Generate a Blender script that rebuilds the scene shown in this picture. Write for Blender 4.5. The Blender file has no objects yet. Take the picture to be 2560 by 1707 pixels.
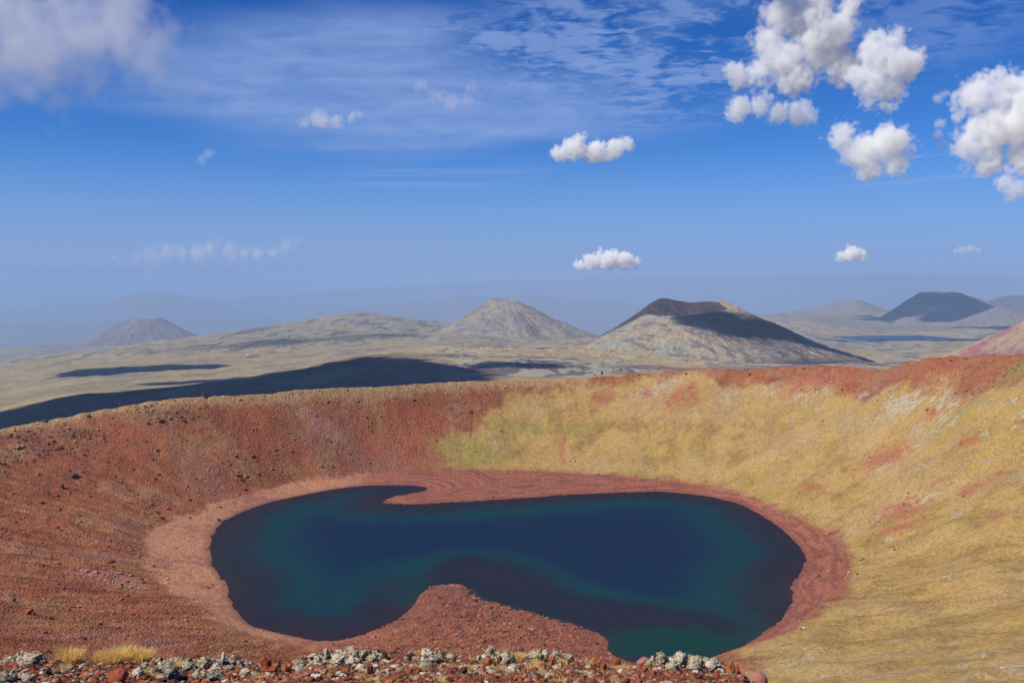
import bpy, math, random
import numpy as np
from math import radians as rad
from mathutils import Vector

# ------------------------------------------------------------------ camera, sky, sun, exposure
SC = bpy.context.scene
CAMZ = 95.0
FPX = 2488.9
PITCH = math.atan((853.5 - 680.0) / FPX)
cam_data = bpy.data.cameras.new("Camera")
cam_data.sensor_width = 36.0
cam_data.lens = 35.0
cam_data.clip_start = 0.1
cam_data.clip_end = 400000.0
cam = bpy.data.objects.new("Camera", cam_data)
cam.location = (0, 0, CAMZ)
cam.rotation_euler = (math.pi / 2 - PITCH, 0, 0)
SC.collection.objects.link(cam)
SC.camera = cam

SUN_EL, SUN_AZ = rad(50), rad(-114)          # azimuth from +Y towards +X; the sun stands left
SUN_DIR = np.array([math.sin(SUN_AZ) * math.cos(SUN_EL), math.cos(SUN_AZ) * math.cos(SUN_EL), math.sin(SUN_EL)])
sl = bpy.data.lights.new("Sun", 'SUN')
sl.energy = 4.5
sl.angle = rad(0.53)
sl.color = (1.0, 0.935, 0.82)
so = bpy.data.objects.new("Sun", sl)
so.rotation_euler = Vector(SUN_DIR).to_track_quat('Z', 'Y').to_euler()
so.location = (0, 0, 300)
SC.collection.objects.link(so)
SC.view_settings.view_transform = 'Standard'
SC.view_settings.look = 'None'
SC.view_settings.exposure = 0.30
SC.view_settings.gamma = 1.0
SC.cycles.use_denoising = True
SC.cycles.volume_bounces = 8
SC.cycles.max_bounces = 14
SC.cycles.diffuse_bounces = 2
SC.cycles.glossy_bounces = 2
SC.cycles.transparent_max_bounces = 24
SC.cycles.volume_max_steps = 256
SC.cycles.volume_step_rate = 0.55


class NT:
    """tiny helper for node trees"""
    def __init__(s, tree):
        s.t = tree
        s.t.nodes.clear()
    def n(s, typ, **kw):
        nd = s.t.nodes.new(typ)
        for k, v in kw.items():
            if k.startswith('i_'):
                key = k[2:]
                key = int(key) if key.isdigit() else key.replace('_', ' ')
                s.put(nd.inputs[key], v)
            else:
                setattr(nd, k, v)
        return nd
    def put(s, sock, v):
        if isinstance(v, bpy.types.NodeSocket):
            s.t.links.new(v, sock)
        else:
            sock.default_value = v
    def math(s, op, a, b=0.0, c=0.0, clamp=False):
        nd = s.t.nodes.new('ShaderNodeMath'); nd.operation = op; nd.use_clamp = clamp
        s.put(nd.inputs[0], a); s.put(nd.inputs[1], b); s.put(nd.inputs[2], c)
        return nd.outputs[0]
    def vmath(s, op, a, b=(0, 0, 0), scale=1.0):
        nd = s.t.nodes.new('ShaderNodeVectorMath'); nd.operation = op
        s.put(nd.inputs[0], a)
        if op == 'SCALE': s.put(nd.inputs[3], scale)
        else: s.put(nd.inputs[1], b)
        return nd
    def mix(s, f, a, b, mode='MIX'):
        nd = s.t.nodes.new('ShaderNodeMix'); nd.data_type = 'RGBA'; nd.blend_type = mode
        s.put(nd.inputs[0], f); s.put(nd.inputs[6], a); s.put(nd.inputs[7], b)
        return nd.outputs[2]
    def rng(s, v, a, b, c=0.0, d=1.0, smooth=True):
        nd = s.t.nodes.new('ShaderNodeMapRange'); nd.interpolation_type = 'SMOOTHSTEP' if smooth else 'LINEAR'
        s.put(nd.inputs[0], v)
        for i, x in enumerate((a, b, c, d)): s.put(nd.inputs[1 + i], x)
        return nd.outputs[0]
    def noise(s, vec, scale, detail=4, rough=0.55, dist=0.0):
        nd = s.t.nodes.new('ShaderNodeTexNoise')
        s.put(nd.inputs['Vector'], vec); s.put(nd.inputs['Scale'], scale); s.put(nd.inputs['Detail'], detail)
        s.put(nd.inputs['Roughness'], rough); s.put(nd.inputs['Distortion'], dist)
        return nd.outputs[0]


# ---- pixel (of the 2560x1707 photo) -> direction
CP, SP = math.cos(PITCH), math.sin(PITCH)
def pdir(px, py):
    px, py = np.broadcast_arrays(np.asarray(px, float), np.asarray(py, float))
    u = (px - 1280.0) / FPX
    v = (853.5 - np.asarray(py, float)) / FPX
    return np.stack([u, CP + v * SP, -SP + v * CP], -1)
def pta(px, py):
    """azimuth, tan(elevation)"""
    d = pdir(px, py)
    return np.arctan2(d[..., 0], d[..., 1]), d[..., 2] / np.hypot(d[..., 0], d[..., 1])
def at_range(px, py, r):
    az, te = pta(px, py)
    return np.stack([r * np.sin(az), r * np.cos(az), CAMZ + r * te], -1)
def at_z(px, py, z):
    az, te = pta(px, py)
    r = (z - CAMZ) / te
    return np.stack([r * np.sin(az), r * np.cos(az)], -1)
K = 1.0884   # measuring scale of the displayed photo
def disp(l): return [(a * K, b * K) for a, b in l]

# ------------------------------------------------------------------ world: sky with high thin cloud
w = bpy.data.worlds.new("World"); SC.world = w; w.use_nodes = True
W = NT(w.node_tree)
sky = W.n('ShaderNodeTexSky', sky_type='NISHITA')
sky.sun_disc = False
sky.sun_elevation = SUN_EL
sky.sun_rotation = SUN_AZ
sky.altitude = 3500
sky.air_density = 1.0
sky.dust_density = 0.6
sky.ozone_density = 4.0
tc = W.n('ShaderNodeTexCoord')
nv = W.vmath('NORMALIZE', tc.outputs['Generated']).outputs[0]
sx = W.n('ShaderNodeSeparateXYZ'); W.put(sx.inputs[0], nv)
elev = W.math('ARCSINE', sx.outputs[2])
azim = W.math('ARCTAN2', sx.outputs[0], sx.outputs[1])
DEG = 180 / math.pi
eld = W.math('MULTIPLY', elev, DEG)
azd = W.math('MULTIPLY', azim, DEG)
# cirrus layer coordinates: a flat sheet high above, seen in perspective
den = W.math('ADD', W.math('MAXIMUM', sx.outputs[2], 0.0), 0.055)
cx = W.math('DIVIDE', sx.outputs[0], den); cy = W.math('DIVIDE', sx.outputs[1], den)
cc = W.n('ShaderNodeCombineXYZ'); W.put(cc.inputs[0], cx); W.put(cc.inputs[1], cy)
cv = cc.outputs[0]
def cell(a0, e0, ra, re, rot=0.0):
    """soft elliptical region of the sky (azimuth, elevation in degrees)"""
    da = W.math('SUBTRACT', azd, a0); de = W.math('SUBTRACT', eld, e0)
    c, s_ = math.cos(rad(rot)), math.sin(rad(rot))
    p = W.math('DIVIDE', W.math('ADD', W.math('MULTIPLY', da, c), W.math('MULTIPLY', de, s_)), ra)
    q = W.math('DIVIDE', W.math('SUBTRACT', W.math('MULTIPLY', de, c), W.math('MULTIPLY', da, s_)), re)
    d = W.math('SQRT', W.math('ADD', W.math('MULTIPLY', p, p), W.math('MULTIPLY', q, q)))
    return W.rng(d, 1.0, 0.25)
wisp = W.n('ShaderNodeMapping'); W.put(wisp.inputs[0], cv); wisp.inputs['Scale'].default_value = (0.5, 1.5, 1); wisp.inputs['Rotation'].default_value = (0, 0, rad(12))
veil = W.noise(wisp.outputs[0], 0.55, 6, 0.55, 0.6)
wn = W.noise(cv, 0.8, 3, 0.5)
streak = W.n('ShaderNodeMapping'); W.put(streak.inputs[0], cv); streak.inputs['Scale'].default_value = (0.5, 3.2, 1)
strk = W.noise(streak.outputs[0], 1.4, 5, 0.6, 0.8)
m_veil = W.math('MAXIMUM', cell(-7.5, 10.6, 21, 6.0, 3), W.math('MAXIMUM', cell(6, 11.5, 17, 6.0, 8), W.math('MULTIPLY', cell(-4, 8.3, 14, 3.0, 5), .9)))
m_veil = W.math('ADD', m_veil, W.math('MULTIPLY', W.math('SUBTRACT', veil, 0.5), 1.5))
fine_ = W.noise(cv, 3.0, 6, 0.62, 0.5)
a_veil = W.math('MULTIPLY', W.rng(m_veil, 0.15, 1.0), W.math('MULTIPLY', W.rng(strk, 0.2, 0.75, 0.75, 1.0), W.rng(fine_, .25, .72, .62, 1.1)))
m_low = W.math('MULTIPLY', W.math('MAXIMUM', cell(-4, 5.5, 9, 1.3, 3), W.math('MULTIPLY', cell(-10, 6.6, 8, 0.9, -2), .7)), W.rng(strk, 0.42, 0.75))
# mottled altocumulus
mot = W.noise(cv, 9.0, 5, 0.6, 0.4)
mot2 = W.noise(cv, 2.2, 3, 0.5)
m_mot = W.math('MAXIMUM', W.math('MAXIMUM', cell(5, 12.5, 9, 5.5, -25), cell(13, 15, 10, 5, 0)), W.math('MULTIPLY', cell(22, 13, 8, 4, 0), 0.55))
a_mot = W.math('MULTIPLY', m_mot, W.rng(W.math('ADD', mot, W.math('MULTIPLY', W.math('SUBTRACT', mot2, .5), .8)), 0.36, 0.62))
# thin trails low right
tr = W.math('MULTIPLY', W.math('MAXIMUM', cell(22.5, 4.85, 6.5, 0.22, 4.0), W.math('MULTIPLY', cell(23, 6.1, 3, 0.1, 2.5), 0.6)), W.rng(strk, 0.2, 0.6, .4, 1.0))
holes = W.rng(W.math('ADD', mot, W.math('MULTIPLY', W.math('SUBTRACT', mot2, .5), .8)), 0.38, 0.60)
m_m2 = W.math('MAXIMUM', cell(3, 14, 10, 5.5, 0), cell(11, 11.5, 9, 5.5, 20))
a_veil = W.math('MULTIPLY', a_veil, W.math('SUBTRACT', 1.0, W.math('MULTIPLY', m_m2, W.math('SUBTRACT', 1.0, holes))))
a1 = W.math('MULTIPLY', a_veil, 0.80)
a1 = W.math('MAXIMUM', a1, W.math('MULTIPLY', a_mot, 0.62))
a1 = W.math('MAXIMUM', a1, W.math('MULTIPLY', m_low, 0.52))
a1 = W.math('MAXIMUM', a1, W.math('MULTIPLY', tr, 0.40))
alpha = a1
# clear sky: Nishita, deepened as a polarising filter does, paler and hazier towards the horizon
skyc = W.mix(1.0, sky.outputs[0], (0.36, 0.74, 1.22, 1), 'MULTIPLY')
skyc = W.mix(W.rng(eld, 5.0, 17.0), skyc, W.mix(1.0, skyc, (0.42, 0.78, 0.98, 1), 'MULTIPLY'))
hz = W.rng(eld, 9.0, 0.0)
hz2 = W.math('POWER', hz, 1.5)
skyc = W.mix(W.math('MULTIPLY', hz2, 0.92), skyc, (2.74, 3.95, 7.15, 1))
skyc = W.mix(alpha, skyc, (2.9, 4.25, 7.9, 1))
bg = W.n('ShaderNodeBackground'); W.put(bg.inputs[0], skyc); bg.inputs[1].default_value = 0.073
wo = W.n('ShaderNodeOutputWorld'); W.put(wo.inputs[0], bg.outputs[0])

# ------------------------------------------------------------------ numpy noise
_r = np.random.RandomState(7)
_PERM = _r.permutation(1024).astype(np.int32)
_ANG = _r.rand(1024) * 2 * np.pi
_GX, _GY = np.cos(_ANG).astype(np.float32), np.sin(_ANG).astype(np.float32)
def perlin(x, y, seed=0):
    x = np.asarray(x, np.float64); y = np.asarray(y, np.float64)
    x0 = np.floor(x); y0 = np.floor(y)
    fx = (x - x0).astype(np.float32); fy = (y - y0).astype(np.float32)
    xi = x0.astype(np.int64); yi = y0.astype(np.int64)
    def g(ix, iy, dx, dy):
        h = _PERM[(_PERM[(ix + seed * 71) & 1023] + iy) & 1023]
        return _GX[h] * dx + _GY[h] * dy
    u = fx * fx * fx * (fx * (fx * 6 - 15) + 10); v = fy * fy * fy * (fy * (fy * 6 - 15) + 10)
    a = g(xi, yi, fx, fy); b = g(xi + 1, yi, fx - 1, fy)
    c = g(xi, yi + 1, fx, fy - 1); d = g(xi + 1, yi + 1, fx - 1, fy - 1)
    return (a + u * (b - a)) * (1 - v) + (c + u * (d - c)) * v
def fbm(x, y, wl, oct=4, gain=0.5, seed=0):
    s = 0; a = 1.0; f = 1.0 / wl
    for i in range(oct):
        s = s + a * perlin(x * f, y * f, seed + i * 3)
        a *= gain; f *= 2.03
    return s * 1.4
def sstep(a, b, x):
    t = np.clip((x - a) / (b - a), 0, 1)
    return t * t * (3 - 2 * t)
def lerp(a, b, t): return a + (b - a) * t
def smooth_loop(pts, n=4, closed=True):
    """Catmull-Rom through points"""
    P = np.array(pts, float)
    out = []
    N = len(P)
    for i in range(N if closed else N - 1):
        if closed: p0, p1, p2, p3 = P[i - 1], P[i], P[(i + 1) % N], P[(i + 2) % N]
        else: p0, p1, p2, p3 = P[max(i - 1, 0)], P[i], P[i + 1], P[min(i + 2, N - 1)]
        for k in range(n):
            t = k / n
            out.append(0.5 * ((2 * p1) + (-p0 + p2) * t + (2 * p0 - 5 * p1 + 4 * p2 - p3) * t * t + (-p0 + 3 * p1 - 3 * p2 + p3) * t ** 3))
    if not closed: out.append(P[-1])
    return np.array(out)
def seg_dist(x, y, poly, closed=True):
    sh = x.shape; x = x.ravel().astype(np.float32); y = y.ravel().astype(np.float32)
    d = np.full(x.shape, 1e18, np.float32)
    P = poly[:, :2].astype(np.float32)
    n = len(P)
    for i in range(n if closed else n - 1):
        a = P[i]; b = P[(i + 1) % n]; ab = b - a
        L = float(ab @ ab) + 1e-9
        t = np.clip(((x - a[0]) * ab[0] + (y - a[1]) * ab[1]) / L, 0, 1)
        dd = (x - a[0] - t * ab[0]) ** 2 + (y - a[1] - t * ab[1]) ** 2
        np.minimum(d, dd, out=d)
    return np.sqrt(d).reshape(sh)
def inside(x, y, poly):
    sh = x.shape; x = x.ravel(); y = y.ravel()
    c = np.zeros(x.shape, bool)
    P = poly; n = len(P)
    for i in range(n):
        x1, y1 = P[i][0], P[i][1]; x2, y2 = P[(i + 1) % n][0], P[(i + 1) % n][1]
        if y1 == y2: continue
        m = ((y1 > y) != (y2 > y))
        xx = (x2 - x1) * (y - y1) / (y2 - y1) + x1
        c ^= m & (x < xx)
    return c.reshape(sh)
def sdist(x, y, poly):
    d = seg_dist(x, y, poly)
    return np.where(inside(x, y, poly), -d, d)

# ------------------------------------------------------------------ lake, beach and rim outlines
LAKE_PX = disp([(983,1122),(966,1117),(940,1114),(890,1114),(850,1115),(800,1119),(740,1128),(680,1140),(635,1150),(600,1160),(565,1172),(535,1186),(510,1200),(495,1218),(486,1240),(484,1265),(488,1290),(500,1315),(520,1338),(526,1360),(530,1380),(545,1402),(562,1425),(590,1441),(630,1450),(660,1457),(700,1466),(755,1470),(805,1463),(850,1449),(890,1435),(925,1413),(950,1390),(965,1367),(985,1350),(1010,1341),(1040,1339),(1070,1346),(1095,1360),(1112,1378),(1150,1386),(1190,1398),(1230,1408),(1275,1420),(1320,1432),(1360,1446),(1392,1466),(1396,1485),(1404,1500),(1430,1513),(1475,1524),(1540,1527),(1610,1515),(1660,1499),(1700,1487),(1745,1458),(1795,1420),(1817,1385),(1820,1360),(1815,1340),(1838,1318),(1849,1290),(1846,1268),(1825,1243),(1795,1215),(1760,1190),(1715,1165),(1680,1152),(1620,1139),(1550,1131),(1500,1129),(1430,1131),(1350,1134),(1250,1140),(1150,1147),(1050,1153),(980,1157),(930,1158),(890,1157),(881,1151),(898,1142),(930,1135),(965,1129)])
BEACH_PX = disp([(1955,1300),(1935,1262),(1885,1222),(1830,1188),(1760,1158),(1700,1135),(1640,1118),(1560,1108),(1500,1103),(1440,1099),(1360,1090),(1280,1086),(1200,1082),(1100,1082),(1000,1085),(900,1086),(840,1090),(760,1102),(680,1110),(600,1130),(540,1145),(480,1163),(420,1188),(365,1212),(335,1245),(325,1280),(338,1320),(370,1352),(420,1380),(470,1405),(490,1425),(540,1448),(600,1470),(700,1492),(800,1500),(900,1490),(980,1500),(1080,1530),(1200,1560),(1350,1550),(1480,1560),(1600,1535),(1700,1492),(1760,1472),(1830,1446),(1885,1410),(1925,1365),(1950,1330)])
LAKE = smooth_loop(at_z(*np.array(LAKE_PX).T, 0.0), 4)
BEACH = smooth_loop(at_z(*np.array(BEACH_PX).T, 2.0), 3)
rim_px = [(-60,992,452),(0,978,456),(100,962,462),(200,942,468),(300,925,472),(400,910,475),(500,905,478),(620,900,482),(690,890,486),(800,886,491),(900,882,496),(1050,872,510),(1250,868,522),(1400,860,525),(1550,847,520),(1650,842,515),(1700,846,512),(1800,838,505),(1900,835,495),(1975,839,488),(2030,844,482),(2100,822,468),(2200,812,455),(2352,808,435),(2480,804,415)]
RIM = [tuple(at_range(px * K, py * K, r)) for px, py, r in rim_px]
RIM += [(262,310,64),(262,215,72),(230,130,82),(170,70,90),(105,28,94),(60,2,96),(32,-6,92.5),(14,1,90.5),(8,7,89.6),(4,9,89.3),(0,9.5,89.3),(-5,9.5,89.2),(-12,8,89),(-45,6,86),(-120,40,79),(-200,110,66),(-248,200,50),(-256,300,36)]
RIMS = smooth_loop(RIM, 4)

def crater_z(x, y):
    """inner crater and the outer flank next to it"""
    d_l = sdist(x, y, LAKE)
    d_b = sdist(x, y, BEACH)
    d_r = seg_dist(x, y, RIMS)
    inr = inside(x, y, RIMS)
    wsum = 0; zs = 0
    for p in RIMS[::2]:
        ww = 1.0 / (((x - p[0]) ** 2 + (y - p[1]) ** 2) + 9.0) ** 2
        wsum = wsum + ww; zs = zs + ww * p[2]
    zr = zs / wsum
    # sharpen towards the nearest rim height right at the crest
    beach = np.where(d_l < 0, -0.22 * np.minimum(-d_l, 40) - 0.05, 0.0)
    db = np.maximum(-d_b, 0); dl = np.maximum(d_l, 0)
    bz = 2.6 * dl / (dl + db + 0.01)
    bz = np.where(d_l < 0, beach, bz)
    t = np.clip(d_b, 0, None) / (np.clip(d_b, 0, None) + d_r + 1e-6)
    g = 0.80 * t + 0.20 * t ** 2.2
    # steeper near the viewpoint so the near slope stays under the ledge
    near = sstep(120, 30, np.hypot(x, y)) * sstep(40, 5, x)
    g = lerp(g, t ** 1.25, near)
    wall = 2.6 + (zr - 2.6) * g
    zin = np.where(d_b > 0, wall, bz)
    zout = zr - 0.52 * d_r - 0.0
    z = np.where(inr, zin, zout)
    z = z - 1.0 * np.exp(-d_r / 3.0) * (np.hypot(x, y) > 60)    # soften the crest
    return z, d_l, d_b, d_r, inr

# ------------------------------------------------------------------ country outside the crater: profiles by photo column
COLS = {
 -260: [(700,1200),(1300,1100),(1700,1060),(2300,1010),(3000,965),(4000,930),(5000,965),(9000,900)],
 0:    [(700,1160),(1300,1066),(1700,1022),(2300,985),(3000,945),(4000,907),(5000,925),(9000,872)],
 200:  [(700,1130),(1250,1032),(1480,985),(1900,978),(2400,955),(3100,920),(4200,880),(5200,903),(9000,868)],
 400:  [(700,1100),(1250,1005),(1480,970),(1900,975),(2400,942),(3100,905),(4500,852),(5500,882),(9000,862)],
 620:  [(700,1080),(1200,995),(1480,952),(1900,962),(2400,925),(3200,885),(4800,820),(5800,860),(9000,855)],
 800:  [(700,1060),(1200,975),(1550,915),(1900,925),(2500,900),(3300,872),(5000,786),(5900,840),(9000,850)],
 880:  [(700,1060),(1200,968),(1600,898),(1900,905),(2500,890),(3300,868),(5000,775),(5900,830),(9000,850)],
 1000: [(700,1050),(1200,958),(1600,884),(1900,888),(2500,880),(3300,862),(5000,789),(5900,840),(9000,850)],
 1110: [(700,1040),(1200,955),(1500,905),(1900,880),(2500,872),(3300,858),(5000,806),(5900,850),(9000,850)],
 1300: [(700,1040),(1200,950),(1500,908),(1900,885),(2500,872),(3300,860),(5000,830),(6000,850),(9000,850)],
 1500: [(700,1035),(1200,945),(1500,920),(1900,895),(2500,872),(3300,858),(5000,838),(6000,848),(9000,848)],
 1700: [(700,1035),(1200,950),(1500,930),(1900,905),(2500,885),(3300,868),(5000,842),(6000,842),(9000,830)],
 1900: [(700,1035),(1200,955),(1500,930),(1900,915),(2500,895),(3300,868),(5000,832),(7000,800),(8800,786),(11000,812)],
 2030: [(700,1035),(1200,960),(1500,938),(1900,920),(2500,902),(3300,872),(5000,835),(7000,795),(9000,777),(11000,806)],
 2130: [(700,1030),(1200,960),(1500,940),(1900,922),(2500,903),(3300,880),(4700,845),(6000,826),(9000,775),(11000,806)],
 2250: [(700,1030),(1200,958),(1500,938),(1900,925),(2500,905),(3300,880),(4700,846),(6000,826),(9000,780),(11000,806)],
 2420: [(700,1030),(1200,958),(1500,938),(1900,920),(2500,900),(3300,872),(4700,844),(6000,822),(9000,785),(11000,806)],
 2600: [(700,1020),(1200,950),(1500,930),(1900,905),(2500,885),(3300,865),(4700,840),(6000,818),(9000,785),(11000,806)],
 2850: [(700,1020),(1200,950),(1500,930),(1900,905),(2500,885),(3300,865),(4700,840),(6000,818),(9000,785),(11000,806)],
}
PONDS = [(2265, 846, 4780, 330, 260), (275, 937, 2640, 24, 50), (652, 897, 3020, 26, 30)]
LR = np.linspace(math.log(700), math.log(75000), 300)
_caz = []; _cz = []
for px, pts in sorted(COLS.items()):
    rs = [math.log(r) for r, _ in pts]; zs = []; azs = []
    for r, py in pts:
        az_, te_ = pta(px, py); zs.append(float(CAMZ + r * te_)); azs.append(float(az_))
    far = [(15000, -900), (22000, -1030), (75000, -1060)]
    for r, z in far: rs.append(math.log(r)); zs.append(z)
    te = (np.array(zs) - CAMZ) / np.exp(rs)
    v = np.interp(LR, rs, te)
    k = np.exp(-0.5 * (np.arange(-6, 7) / 2.2) ** 2); k /= k.sum()
    v = np.convolve(np.pad(v, 6, mode='edge'), k, 'valid')
    _caz.append(np.mean(azs)); _cz.append(v)
_caz = np.array(_caz); _cz = np.array(_cz)
_AZG = np.linspace(_caz[0], _caz[-1], 600)
_T = np.stack([np.interp(_AZG, _caz, _cz[:, j]) for j in range(len(LR))], 1)
k = np.exp(-0.5 * (np.arange(-14, 15) / 6.0) ** 2); k /= k.sum()
_T = np.stack([np.convolve(np.pad(_T[:, j], 14, mode='edge'), k, 'valid') for j in range(len(LR))], 1)
def country_z(x, y):
    az = np.arctan2(x, y); r = np.hypot(x, y)
    # behind and beside: mirror to the end columns
    a = np.clip(az, _AZG[0], _AZG[-1])
    fa = (a - _AZG[0]) / (_AZG[1] - _AZG[0]); fr = np.clip((np.log(np.maximum(r, 1)) - LR[0]) / (LR[1] - LR[0]), 0, len(LR) - 1.001)
    ia = np.clip(fa.astype(int), 0, 598); ir = fr.astype(int)
    ta = np.clip(fa - ia, 0, 1); tr_ = fr - ir
    te = (_T[ia, ir] * (1 - ta) + _T[ia + 1, ir] * ta) * (1 - tr_) + (_T[ia, ir + 1] * (1 - ta) + _T[ia + 1, ir + 1] * ta) * tr_
    z = CAMZ + r * te
    amp = 0.0022 * r * sstep(600, 1500, r) * sstep(16000, 6000, r) * (1 + .9 * sstep(-.3, 0, az) * sstep(3200, 2400, r) + 1.3 * sstep(1900, 1600, r) * sstep(0, -.1, az))
    z = z + amp * fbm(x, y, 420, 5, 0.5, 3) + 0.35 * amp * (1 - 2 * np.abs(fbm(x, y, 120, 3, 0.5, 9)))
    for (ppx, ppy, rr_, ax_, ay_) in PONDS:
        c = at_range(ppx, ppy, rr_); a_ = float(math.atan2(c[0], c[1]))
        dx = x - c[0]; dy = y - c[1]
        p = (dx * math.cos(a_) - dy * math.sin(a_)) / (ax_ * 1.25); q = (dx * math.sin(a_) + dy * math.cos(a_)) / (ay_ * 1.25)
        z = lerp(z, c[2] - 3.0, sstep(1.35, 0.95, np.sqrt(p * p + q * q)))
    # far ranges in the blue distance
    lr = np.log(np.maximum(r, 10))
    def ridge(r0, wdt, az_px, top_py, seed, rough):
        azs = np.array([pta(p, 700)[0] for p in az_px]); tops = np.array([CAMZ + r0 * pta(p, q)[1] for p, q in zip(az_px, top_py)])
        top = np.interp(az, azs, tops) + rough * fbm(az * 57.3, az * 0, 2.0, 5, .55, seed) * 60
        prof = np.exp(-((lr - math.log(r0)) / wdt) ** 2)
        return -1060 + (top + 1060) * prof * (1 + 0.10 * rough * fbm(x, y, 5000, 4, .5, seed + 2) * (1 - prof) * 3)
    z1 = ridge(30000, 0.13, [300,700,900,1100,1300,1500,1700,1850,2000,2100,2200,2350,2500,2700], [764,740,722,708,700,697,692,689,684,687,685,689,690,692], 21, 0.35)
    z2 = ridge(24500, 0.12, [0,180,280,330,400,470,560,700,1500], [860,800,752,733,730,742,764,800,870], 31, 0.25)
    z3 = ridge(20000, 0.12, [700,950,1150,1300,1450,1600,1800,2000], [800,760,742,738,745,760,790,800], 41, 0.5)
    z = np.where(r > 11000, np.maximum(np.maximum(z, z1), np.maximum(z2, z3)), z)
    return np.where(r > 11000, np.minimum(z, 92.0), z)

def ground_z(x, y, full=False):
    x = np.asarray(x, float); y = np.asarray(y, float)
    r = np.hypot(x, y)
    zc, d_l, d_b, d_r, inr = crater_z(x, y)
    zo = country_z(x, y)
    t = np.where(inr, 0, sstep(20, 330, d_r))
    z = lerp(zc, zo, t)
    # relief of the walls
    wallm = np.where(inr, sstep(0, 12, d_b), 1) * np.clip(1 - t, 0, 1) * sstep(0, 14, d_r)
    z = z + wallm * (1.5 * fbm(x, y, 45, 3, 0.5, 5) * sstep(0, 60, d_r) + 0.9 * fbm(x, y, 19, 2, 0.5, 25) * (x > -20) + 0.42 * fbm(x, y, 9, 3, 0.55, 6))
    z = z + (np.where(inr, sstep(-6, -1, d_l), 1)) * np.clip(1 - t, 0, 1) * (0.10 * fbm(x, y, 2.4, 3, 0.6, 8) + .16 * fbm(x, y, 7.5, 3, .6, 28))
    ph_ = np.arctan2(x - 12, y - 335); z = z + wallm * .55 * fbm(ph_ * 60, np.hypot(x - 12, y - 335) * .05, 1.6, 3, .6, 61) * (x < 0) * sstep(420, 330, y)
    z = z + np.where(d_r < 14, sstep(14, 0, d_r) * 0.30 * fbm(x, y, 6, 3, 0.6, 12), 0) * (r > 60)
    if full: return z, d_l, d_b, d_r, inr, t
    return z

# ------------------------------------------------------------------ the near ledge
LEDGE_AZ = np.array([pta(p, 1640)[0] for p in (-200, 0, 160, 330, 400, 470, 560, 640, 760, 850, 1000, 1240, 1400, 1470, 1560, 1620, 1700, 1800, 1850, 1880, 1930, 2000, 2300, 2760)])
LEDGE_PY = np.array([1655, 1650, 1652, 1655, 1668, 1668, 1664, 1672, 1655, 1646, 1650, 1652, 1652, 1664, 1672, 1668, 1660, 1672, 1688, 1712, 1740, 1790, 1900, 2000])
def ledge_te(az):
    te = np.array([pta(p, q)[1] for p, q in zip((-200, 0, 160, 330, 400, 470, 560, 640, 760, 850, 1000, 1240, 1400, 1470, 1560, 1620, 1700, 1800, 1850, 1880, 1930, 2000, 2300, 2760), LEDGE_PY)])
    return np.interp(az, LEDGE_AZ, te)
LEDGE_R = 9.6
def ledge_z(x, y):
    az = np.arctan2(x, y); r = np.hypot(x, y)
    te = ledge_te(az)                      # crest, seen from the viewpoint
    crest = CAMZ + LEDGE_R * te
    # a convex bank from the feet to the crest, then a steep drop
    t = r / LEDGE_R
    zt = CAMZ - 1.68 + (crest - CAMZ + 1.68) * np.clip(t, 0, 1) ** 1.75
    drop = np.maximum(r - LEDGE_R, 0)
    z = zt - 0.9 * drop - 0.35 * drop ** 1.3
    z = z + 0.035 * fbm(x, y, 0.9, 4, 0.55, 2) + 0.012 * fbm(x, y, 0.12, 3, 0.6, 4)
    pm = pale_mask(x, y)
    z = z + pm * (.035 + .065 * np.abs(fbm(x, y, .20, 4, .6, 14)) + .02 * fbm(x, y, .04, 2, .6, 15))
    return z
PALE_PX = [(40, 110), (345, 655), (742, 975), (1018, 1140), (1200, 1440), (1598, 1812)]
def pale_mask(x, y):
    az = np.arctan2(x, y); r = np.hypot(x, y); m = np.zeros_like(az)
    nn = fbm(x, y, .5, 3, .6, 16)
    for a, b in PALE_PX:
        a0, b0 = float(pta(a, 1660)[0]), float(pta(b, 1660)[0]); h_ = (b0 - a0) / 2; c_ = (a0 + b0) / 2
        m = np.maximum(m, sstep(1.15, .8, np.sqrt(((az - c_) / h_) ** 2 + ((r - 9.25) / .85) ** 2) + .35 * nn))
    return m

# ------------------------------------------------------------------ pixel -> point of the ground, by marching
def hit(px, py, f=ground_z, r0=20.0, r1=9000.0, n=2600):
    az, te = pta(px, py)
    rs = np.exp(np.linspace(math.log(r0), math.log(r1), n))
    x = rs * math.sin(az); y = rs * math.cos(az)
    z = f(x, y)
    ray = CAMZ + rs * float(te)
    below = z >= ray
    i = int(np.argmax(below)) if below.any() else n - 1
    if i > 0:
        a = (ray[i - 1] - z[i - 1]); b = (z[i] - ray[i])
        tt = a / (a + b + 1e-9); r = rs[i - 1] + (rs[i] - rs[i - 1]) * tt
    else: r = rs[0]
    return float(r * math.sin(az)), float(r * math.cos(az)), float(CAMZ + r * te), float(r)
def hits(pxs, f=ground_z, r0=150.0, r1=9000.0): return np.array([hit(a, b, f, r0, r1)[:2] for a, b in pxs])

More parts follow.
